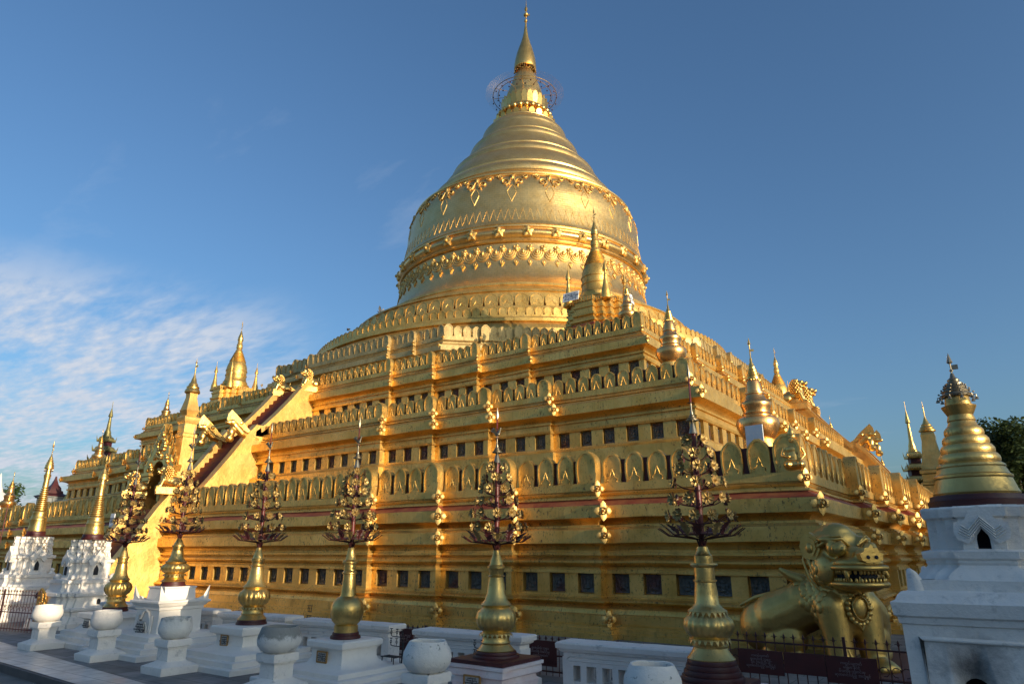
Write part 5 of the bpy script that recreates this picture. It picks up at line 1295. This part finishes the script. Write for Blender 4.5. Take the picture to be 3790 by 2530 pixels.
def arch_hole(name, t, x, y, z0, w_, h_, pointed=False, deep=.012, rz=0, mat=DARKHOLE):
    pts = [(-w_ / 2, 0), (w_ / 2, 0), (w_ / 2, h_ * .5)]
    if pointed: pts += [(w_ * .42, h_ * .7), (w_ * .2, h_ * .86), (0, h_ * 1.05), (-w_ * .2, h_ * .86), (-w_ * .42, h_ * .7)]
    else: pts += [(w_ * .5 * math.cos(a), h_ * .5 + h_ * .5 * math.sin(a)) for a in [PI * k / 10 for k in range(1, 10)]]
    pts += [(-w_ / 2, h_ * .5)]
    mb = MB(); mb.prism(pts, lambda X_, Y_, Z_: (X_, Y_, Z_), -deep, .05)
    return mb.build(name, mat, t, 40, loc=(x, y, z0), rz=rz)
# the big one at the right edge: real recesses cut in the masonry
t = thing('white_shrine', 'large whitewashed shrine with sooty arch and gold spire at the right edge', 'shrine', (28.05, -32.32, 0))
mb = MB(); soft_sweep(mb, [(.03, -.02), (.03, .1), (0, .12), (0, 1.28), (.02, 1.29), (.025, 1.34), (.05, 1.36), (.06, 1.47), (.02, 1.49), (-.0, 1.53), (-.03, 1.56), (-.1, 1.57), (-.1, 1.66), (-.3, 1.665)], sq(.73), 10)
wob(mb, .012, 2.6); body = mb.build('body', SOOTY, t, 35)
mb = MB(); a = .60
mb.tube([(-a, -.735, .12), (-a, -.735, 1.17), (a, -.735, 1.17), (a, -.735, .12)], .028, 8); mb.build('panel_moulding', WHITE2, t, 60)
def cut(o, cutter_pts, y0, y1, x=0, z=0):
    mb = MB(); mb.prism(cutter_pts, lambda X_, Y_, Z_: (X_ + x, Y_, Z_ + z), y0, y1); me = mb.mesh('c', WHITE, 0); c = bpy.data.objects.new('c', me); COL.objects.link(c); c.parent = o.parent
    me.materials.clear(); me.materials.append(DARKHOLE)
    m_ = o.modifiers.new('b', 'BOOLEAN'); m_.operation = 'DIFFERENCE'; m_.object = c; m_.solver = 'EXACT'
    try: m_.material_mode = 'TRANSFER'
    except Exception: pass
    dg = bpy.context.evaluated_depsgraph_get(); dg.update()
    ok = bpy.data.meshes.new_from_object(o.evaluated_get(dg)); o.modifiers.clear()
    if len(ok.polygons) > 10: o.data = ok
    bpy.data.objects.remove(c)
def archp(w_, h_, pt=False):
    P = [(-w_ / 2, 0), (w_ / 2, 0), (w_ / 2, h_ * .5)]
    P += [(w_ * .42, h_ * .7), (w_ * .2, h_ * .88), (0, h_ * 1.05), (-w_ * .2, h_ * .88), (-w_ * .42, h_ * .7)] if pt else [(w_ * .5 * math.cos(q), h_ * .55 + h_ * .45 * math.sin(q)) for q in [PI * k / 12 for k in range(1, 12)]]
    return P + [(-w_ / 2, h_ * .5)]
# cap the open bottom so the boolean has a closed body
def close_mesh(o):
    bm = bmesh.new(); bm.from_mesh(o.data); bmesh.ops.holes_fill(bm, edges=[e for e in bm.edges if e.is_boundary], sides=0); bmesh.ops.recalc_face_normals(bm, faces=bm.faces); bm.to_mesh(o.data); bm.free()
close_mesh(body); cut(body, archp(.28, .52), -1.0, -.35, -.24, .36)
for sx_, sy_ in ((-1, -1), (1, -1), (-1, 1), (1, 1)):
    mb = MB(); x, y = sx_ * .58, sy_ * .58
    mb.tube([(x, y, 1.54), (x + sx_ * .01, y + sy_ * .01, 1.64), (x + sx_ * .03, y + sy_ * .03, 1.72), (x + sx_ * .045, y + sy_ * .045, 1.755)], [.085, .07, .045, .02], 8); mb.build('horn', WHITE2, t, 60)
R2 = scl(RS, .45)
mb = MB(); soft_sweep(mb, [(.17, 1.66), (.15, 1.67), (.13, 1.71), (.06, 1.77), (.045, 1.79), (.055, 1.81), (.05, 1.83), (.075, 1.85), (.08, 1.91), (.02, 1.925), (.0, 1.93), (.0, 2.2), (.03, 2.22), (.04, 2.3), (.02, 2.32), (-.1, 2.325)], R2, 4)
wob(mb, .009, 4); up_ = mb.build('upper_tier', WHITE2, t, 35); close_mesh(up_); cut(up_, archp(.10, .17, True), -.75, -.3, 0, 1.935)
mb = MB()
pts = [(-.22, .0), (-.2, -.06), (-.12, -.1), (-.07, -.06), (-.05, .0), (0, .1), (.05, .0), (.07, -.06), (.12, -.1), (.2, -.06), (.22, .0), (.21, .09), (.12, .11), (.08, .19), (0, .24), (-.08, .19), (-.12, .11), (-.21, .09)]
mb.prism([(a, b) for a, b in pts], lambda X_, Y_, Z_: (X_, Y_, 2.08 + Z_), -.49, -.43)
for k in range(4):
    mb.tube([(-.18 + k * .01, -.495, 2.08 + k * .02), (-.1, -.5, 2.03 + k * .025), (0, -.5, 2.14 + k * .025), (.1, -.5, 2.03 + k * .025), (.18 - k * .01, -.495, 2.08 + k * .02)], .008, 4)
mb.build('niche_carving', WHITE2, t, 50)
MB().lathe([(.42, 2.315), (.425, 2.38), (.41, 2.385), (.40, 2.43), (.38, 2.435)], 32).build('red_base', RED, t, 40)
gold_spire(t, 2.43, .36, 1.34, 4, dark=True, hk=.9)

def small_shrine(label, x, y, k, spire_h, sr, seed, guard):
    t = thing('white_shrine', label, 'shrine', (x, y, 0), 0)
    P = scl(RS, .5); mb = MB()
    soft_sweep(mb, [(.42 * k, -.01), (.42 * k, .14), (.40 * k, .15), (.36 * k, .3), (.34 * k, .32), (.34 * k, .42), (.37 * k, .44), (.37 * k, .5), (.30 * k, .52), (.25 * k, .72), (.26 * k, .78), (.3 * k, .8), (.3 * k, .88), (.2 * k, .9), (.14 * k, 1.02), (.14 * k, 1.1), (.17 * k, 1.12), (.17 * k, 1.2),
                    (.0, 1.22), (-.02, 1.3), (-.02, 1.62), (.03, 1.65), (.04, 1.72), (-.03, 1.74), (-.1, 1.84), (-.1, 1.88), (-.16, 1.93), (-.16, 1.97), (-.13, 2.0), (-.12, 2.06), (-.17, 2.08), (-.17, 2.16), (-.14, 2.18), (-.14, 2.24), (-.3, 2.25)], P, 4)
    wob(mb, .012, 3.5); o = mb.build('body', WHITE2, t, 35)
    arch_hole('niche', t, 0, -.485, 1.32, .1, .25, True, .02); arch_hole('niche', t, .485, 0, 1.32, .1, .25, True, .02, PI / 2)
    arch_hole('niche', t, .5 + .27 * k, .05, .56, .09, .16, False, .02, PI / 2)
    for rz_ in (0, PI / 2):
        mb = MB(); M = Matrix.Rotation(rz_, 4, 'Z')
        q = [(-.2, 1.62), (-.14, 1.54), (-.08, 1.6), (0, 1.72), (.08, 1.6), (.14, 1.54), (.2, 1.62), (.16, 1.78), (.05, 1.86), (0, 1.98), (-.05, 1.86), (-.16, 1.78)]
        mb.prism(q, lambda X_, Y_, Z_, M=M: tuple(M @ Vector((X_, Y_, Z_))), -.55, -.47); mb.build('niche_carving', WHITE2, t, 40)
    for sx_, sy_ in ((-1, -1), (1, -1), (1, 1), (-1, 1)):
        gx, gy = sx_ * .42, sy_ * .42
        if guard == 'lion':
            pr = [('e', (gx, gy, 1.06), (.1, .1, .16)), ('e', (gx + sx_ * .03, gy + sy_ * .03, 1.27), (.085, .085, .09)), ('c', (gx + sx_ * .09, gy + sy_ * .02, 1.1), (gx + sx_ * .11, gy + sy_ * .03, .92), .035, .03), ('c', (gx + sx_ * .02, gy + sy_ * .09, 1.1), (gx + sx_ * .03, gy + sy_ * .11, .92), .035, .03), ('e', (gx + sx_ * .09, gy + sy_ * .09, 1.24), (.05, .05, .035)), ('e', (gx - sx_ * .08, gy - sy_ * .08, .98), (.1, .1, .1))]
            blob('corner_lion', pr, .022, WHITE2, t, 3)
        else:
            MB().lathe([(.12, .88), (.1, .98), (.05, 1.02), (.09, 1.06), (.12, 1.14), (.1, 1.22), (.05, 1.28), (.065, 1.31), (.05, 1.36), (.0, 1.38)], 16, (gx, gy, 0)).build('corner_urn', WHITE2, t, 60)
    MB().lathe([(sr * 1.12, 2.24), (sr * 1.15, 2.3), (sr * 1.06, 2.31), (sr * 1.06, 2.38), (sr * 1.02, 2.4)], 32).build('red_base', RED, t, 40)
    gold_spire(t, 2.4, sr, spire_h, 11); return t
s2 = small_shrine('stained white shrine with corner lions and dappled sun, second from the left edge', 7.03, -31.3, 1.05, 2.05, .225, 1, 'lion')
s1 = small_shrine('sunlit white shrine with corner urns, cut by the left edge', 3.35, -31.4, .95, 2.45, .215, 2, 'urn')
s1.scale = (1.12, 1.12, 1.06); s2.scale = (1.1, 1.1, 1.0)

# ------------------------------------------------------------------ small iron things
def candle_stand(label, x, y, rz, h=.72):
    t = thing('candle_stand', label, 'candle stand', (x, y, 0), rz, 'black iron candle stands')
    mb = MB()
    for a, b in ((-.14, -.1), (.14, -.1), (.1, .1), (-.12, .12)): mb.tube([(a, b, 0), (a * .9, b * .9, .3)], .009, 5)
    mb.box((0, 0, .3), (.34, .02, .012)); mb.box((0, .07, .3), (.34, .02, .012)); mb.box((0, -.07, .3), (.34, .02, .012)); mb.box((-.15, 0, .3), (.015, .2, .014)); mb.box((.15, 0, .3), (.015, .2, .014))
    mb.tube([(.12, .08, 0), (.15, .1, h * .7)], .014, 5); mb.build('frame', BLACK, t)
    mb = MB()
    for z, n in ((h * .66, 3), (h * .86, 3)):
        mb.tube([(-.16, .1, z + .02), (-.12, .1, z - .03), (0, .1, z - .035), (.15, .1, z - .03)], .007, 4)
        for k in range(n):
            xx = -.14 + k * .13; mb.tube([(xx, .1, z - .03), (xx, .1, z + .08)], .006, 4); mb.lathe([(.004, .07), (.032, .085), (.028, .086)], 8, (xx, .1, z))
            mb.tube([(xx + .022 * math.cos(q), .1, z + .03 + .022 * math.sin(q)) for q in [k2 * PI / 4 for k2 in range(8)]], .005, 4, True)
    mb.build('candle_cups', BLACK, t, 60); return t
candle_stand('black iron candle stand right of the waisted pedestal', 19.75, -31.95, R(0))
candle_stand('black iron candle stand half hidden behind the large flecked pot', 21.55, -31.95, R(8), .66)
candle_stand('dark candle stand peeping over the balustrade behind the third tree', 16.35, -31.05, R(0), .92).scale = (.4, 1, 1)
candle_stand('dark red table frame by the first pot at the left', 7.6, -32.55, R(20), .5)
t = thing('gilded_fan', 'gilded carved fan panel leaning by the left iron fence', 'ornament', (6.9, -32.25, 0), R(20))
mb = MB(); pts = [(-.12, 0), (.12, 0), (.2, .3), (.22, .6), (.12, .85), (-.05, 1.0), (-.12, .9), (-.1, .5)]
mb.prism(pts, lambda X_, Y_, Z_: (X_, Y_, Z_), -.03, .03); mb.build('panel', G_ORN, t); mb = MB(); rnd = random.Random(3)
for k in range(60):
    z = rnd.uniform(.08, .85); mb.ball((rnd.uniform(-.09, .16), -.035, z), (.03, .02, .04), 6, 4)
mb.build('carving', G_ORN, t, 60)
# pigeons
def pigeon(label, loc, rz, fly=False):
    t = thing('pigeon', label, 'bird', loc, rz, 'pigeons on the pagoda')
    mb = MB(); mb.ball((0, 0, 0), (.17, .09, .09), 12, 8); mb.tube([(.1, 0, .03), (.18, 0, .1), (.2, 0, .12)], [.07, .045, .045], 8); mb.ball((.21, 0, .13), .045, 8, 6); mb.tube([(.24, 0, .13), (.28, 0, .12)], [.012, .002], 5)
    mb.add([(-.12, -.04, 0), (-.12, .04, 0), (-.32, .07, -.02), (-.32, -.07, -.02)], [(0, 1, 2, 3)]); mb.build('body', FEATHER, t, 60)
    mb = MB()
    for sg in (-1, 1):
        if fly: mb.add([(.08, sg * .05, .05), (-.1, sg * .05, .04), (-.12, sg * .25, .3), (-.02, sg * .3, .45), (.1, sg * .2, .25)], [(0, 1, 2, 3, 4)])
        else: mb.ball((-.04, sg * .075, .01), (.16, .02, .06), 10, 6)
    mb.build('wing', FEATHER, t, 60)
pigeon('pale pigeon with raised wings flying at the left shoulder of the drum', (-3.9, -10.9, 17.35), R(200), True)
pigeon('dark pigeon perched on the left curve of the drum, upper of two', (-8.05, -10.1, 17.2), R(160))
pigeon('dark pigeon perched on the left curve of the drum, lower of two', (-9.2, -11.9, 14.85), R(170))

# ------------------------------------------------------------------ distant towers
def tiered_tower(label, x, y, z0, ztop, tiers, w0, mat_roof, mat_wall, rz=0, sp=.42, red=True):
    t = thing('tiered_tower', label, 'tower', (x, y, 0), rz); H = ztop - z0; hz_t = H * (1 - sp) / tiers
    mb = MB(); mb.sweep([(0, -.1), (0, z0)], sq(w0 * .8)); mb.build('wall', mat_wall, t)
    for i in range(tiers):
        w_ = w0 * (1 - .68 * i / tiers); z = z0 + i * hz_t
        mb = MB(); mb.sweep([(-w_ * .35, z), (-w_ * .35, z + hz_t * .5)], sq(w_)); mb.build('tier_wall', RED if red else mat_wall, t)
        mb = MB(); mb.sweep([(-w_ * .35, z + hz_t * .42), (0, z + hz_t * .42), (.02, z + hz_t * .55), (-w_ * .12, z + hz_t * .62), (-w_ * .25, z + hz_t * .9), (-w_ * .45, z + hz_t)], sq(w_))
        for sx_ in (-1, 1):
            for sy_ in (-1, 1): mb.tube([(sx_ * w_ * .92, sy_ * w_ * .92, z + hz_t * .5), (sx_ * w_, sy_ * w_, z + hz_t * .7), (sx_ * w_ * 1.06, sy_ * w_ * 1.06, z + hz_t * 1.05)], [w_ * .1, w_ * .07, .01], 6)
        for k in range(9):
            u = -w_ + 2 * w_ * (k + .5) / 9
            for a_, b_ in ((u, -w_), (w_, u)): mb.lathe([(w_ * .07, 0), (w_ * .05, hz_t * .12), (0, hz_t * .25)], 5, (a_, b_, z + hz_t * .55))
        mb.build('roof', mat_roof, t, 30)
    z = z0 + tiers * hz_t; h = ztop - z; r = w0 * .3
    MB().lathe([(r, z - .1), (r * 1.05, z), (r * .75, z + h * .08), (r * .8, z + h * .1), (r * .5, z + h * .2), (r * .35, z + h * .45), (r * .28, z + h * .55), (r * .55, z + h * .57), (r * .5, z + h * .6), (r * .2, z + h * .75), (r * .06, z + h * .82), (.02, z + h)], 12).build('spire', mat_roof, t, 40)
    return t
G_OLIVE = gold('green_gold', (.34, .28, .10), (.16, .14, .06), .5, .6, .7)
tiered_tower('tall tiered tower with dark eaves behind the left urn stupa', -40.2, -11.2, 7.8, 15.8, 5, 1.25, G_OLIVE, GREY, R(35), .42)
tiered_tower('slim tiered gold tower right of the pagoda, left of a pair', 20.9, 44.2, 7.2, 17.9, 4, 1.55, G_VASE, RED, R(20), .52)
t = thing('square_spire', 'smooth square gold spire right of the pagoda, right of a pair', 'tower', (22.9, 39.3, 0))
mb = MB(); mb.sweep([(.3, 0), (.3, 7.0), (.1, 7.1), (.1, 8.2), (.2, 8.3), (.2, 8.5), (.0, 8.6), (0, 9.3), (.15, 9.4), (.15, 9.7), (-.05, 9.8), (-.1, 10.1), (-.45, 12.6), (-.42, 13.2), (-.52, 13.6), (-.6, 13.7)], sq(1.05)); mb.build('shaft', G_VASE, t, 25)
MB().lathe([(.4, 13.6), (.75, 13.62), (.77, 13.75), (.6, 13.9), (.62, 14.0), (.45, 14.2), (.47, 14.3), (.3, 14.5), (.15, 14.9), (.06, 15.2), (.04, 16.2), (.1, 16.25), (.02, 16.3), (.01, 16.8)], 20).build('umbrella_finial', G_ORN, t, 40)
t = thing('white_tower', 'small weathered white tower with dark roof, far off beyond the left wall', 'tower', (-46.6, -12.4, 0))
mb = MB(); mb.sweep([(0, 0), (0, 6.9), (.15, 6.95), (.15, 7.05)], sq(.95)); mb.build('wall', GREY, t)
mb = MB(); mb.sweep([(.25, 7.05), (.2, 7.15), (-.3, 7.35), (-.35, 7.6), (-.45, 7.62), (-.5, 7.9), (-.7, 8.2), (-.85, 8.7), (-.9, 9.0)], sq(.95)); mb.build('roof', RED, t)
t = thing('gold_pinnacle', 'tiny gold pinnacle far left, just right of the small white tower', 'spire', (-41.3, -13.2, 0))
MB().lathe([(.8, 0), (.6, 5.6), (.35, 6.1), (.3, 6.5), (.12, 6.9), (.04, 7.2), (.01, 7.6)], 12).build('bell', G_ORN, t)
t = thing('pale_stupa', 'pale rounded stupa at the extreme left edge behind the battlements', 'stupa', (-29.6, -22.3, 0))
MB().lathe([(1.9, 0), (1.9, 4.0), (1.7, 4.1), (1.6, 4.6), (1.3, 5.2), (.8, 5.7), (.35, 6.0), (.2, 6.4), (.1, 6.9), (.02, 7.3)], 28).build('bell', WHITE2, t)
t = thing('lamp_spear', 'thin rod with gold cone tip standing at the extreme left edge', 'finial', (1.2, -31.6, 0))
MB().tube([(0, 0, 0), (0, 0, 3.55)], .014, 6).build('rod', POLE, t); MB().lathe([(.02, 3.5), (.05, 3.55), (.045, 3.62), (.0, 3.85)], 8).build('cone', G_ORN, t)

# ------------------------------------------------------------------ trees
def tree(label, x, y, h, cr, n, leaf, seed, low=.3, mat=LEAF, group=None, squash=.85, lobes=14):
    rnd = random.Random(seed); t = thing('leafy_tree', label, 'tree', (x, y, 0), rnd.random() * 6, group)
    cz = h - cr * squash
    mb = MB(); mb.tube([(0, 0, -.2), (.1, .05, h * .2), (-.1, .1, h * .4), (0, 0, cz)], [h * .035, h * .028, h * .022, h * .01], 10)
    L = []
    for i in range(lobes):
        a = rnd.uniform(0, 2 * PI); q = rnd.uniform(-.75, 1); rr = cr * rnd.uniform(.35, .72) * math.sqrt(max(.05, 1 - q * q * .8))
        c = Vector((rr * math.cos(a), rr * math.sin(a), cz + q * cr * squash * .72)); L.append((c, cr * rnd.uniform(.28, .46)))
        mb.tube([(0, 0, h * rnd.uniform(.25, .45)), tuple(c * .5 + Vector((0, 0, h * .22))), tuple(c)], [h * .016, h * .01, h * .004], 6)
    mb.build('trunk', TRUNK, t, 60)
    vs = []; fs = []
    for k in range(n):
        c, r_ = L[rnd.randrange(len(L))]
        d = Vector((rnd.gauss(0, 1), rnd.gauss(0, 1), rnd.gauss(0, 1))).normalized() * r_ * (rnd.random() ** .4)
        p = c + d
        p += noise.noise_vector(p * .5) * cr * .08
        if p.z < h * low * .5: continue
        e = Euler((rnd.uniform(-.9, .9), rnd.uniform(-.9, .9), rnd.uniform(0, 6.3))).to_matrix(); s = leaf * rnd.uniform(.6, 1.3); b = len(vs)
        for u, v in ((-.5, 0), (0, -.32), (.5, 0), (0, .32)): vs.append(tuple(p + e @ Vector((u * s, v * s, abs(v) * .15 * s))))
        fs.append((b, b + 1, b + 2, b + 3))
    m_ = MB(); m_.v = vs; m_.f = fs; m_.m = [0] * len(fs); m_.build('crown', mat, t, 0, False)
    return t
tree('large dark leafy tree rising behind the white shrine at the right edge', 29.4, 40.0, 13.8, 7.8, 40000, .42, 11, lobes=34, squash=.95)
tree('leafy tree seen past the right edge of the white shrine', 33.5, 26.0, 9.5, 4.6, 14000, .36, 12, lobes=16)
tree('small green tree at the extreme left edge behind the pale stupa', -38.6, -19.0, 7.4, 1.9, 3000, .22, 13, mat=LEAF2)
tree('small bush-like tree beyond the left wall by the small white tower', -37.0, -10.0, 6.6, 1.2, 1200, .2, 14, mat=LEAF2)
# the row of big trees west of the precinct that shades the lower walls and the foreground
G_ = 'shade trees beyond the precinct'
rnd = random.Random(21)
for i in range(22):
    y = -74 + i * 4.9 + rnd.uniform(-1., 1.)
    hh = rnd.uniform(9.2, 11.0)
    tree('unseen tree added behind the camera to block the bright horizon', 68 + rnd.uniform(-3, 3), y, hh, hh * .48, 4800, .75, 40 + i, low=.1, group=G_, squash=.95, lobes=12)
t = thing('unseen_sun_block', 'long low unseen hall added to block the low sun beneath the tree crowns', 'light blocker', (60, -30, 0))  # unseen hall, added to stop low sun passing under the crowns
mb = MB(); mb.sweep([(0, -.1), (0, 5.0)], sq(3, 0, 0, 44)); mb.build('wall', WHITE2, t)
mb = MB(); mb.sweep([(.8, 5.0), (.8, 5.15), (-1.2, 6.6), (-2.8, 7.6)], sq(3, 0, 0, 44)); mb.build('roof', RED, t)

rnd = random.Random(33)  # unseen tree row, added to keep orange horizon out of the gold reflections
for i in range(13):
    x = -42 + i * 8.5 + rnd.uniform(-1.5, 1.5); hh = rnd.uniform(11, 16)
    tree('unseen tree added behind the camera to block the bright horizon', x, -88 + rnd.uniform(-5, 5), hh, hh * .5, 4200, .75, 80 + i, low=.05, group=G_, squash=.95, lobes=12)
t = thing('unseen_horizon_block', 'long unseen hall added behind the camera to block the bright horizon', 'light blocker', (5, -72, 0))  # unseen hall, added behind the camera so the lower gold reflects less horizon
mb = MB(); mb.sweep([(0, -.1), (0, 4.2)], sq(42, 0, 0, 4)); mb.build('wall', WHITE2, t)
mb = MB(); mb.sweep([(1, 4.2), (1, 4.4), (-1.5, 6.2), (-3.5, 7.4)], sq(42, 0, 0, 4)); mb.build('roof', RED, t)
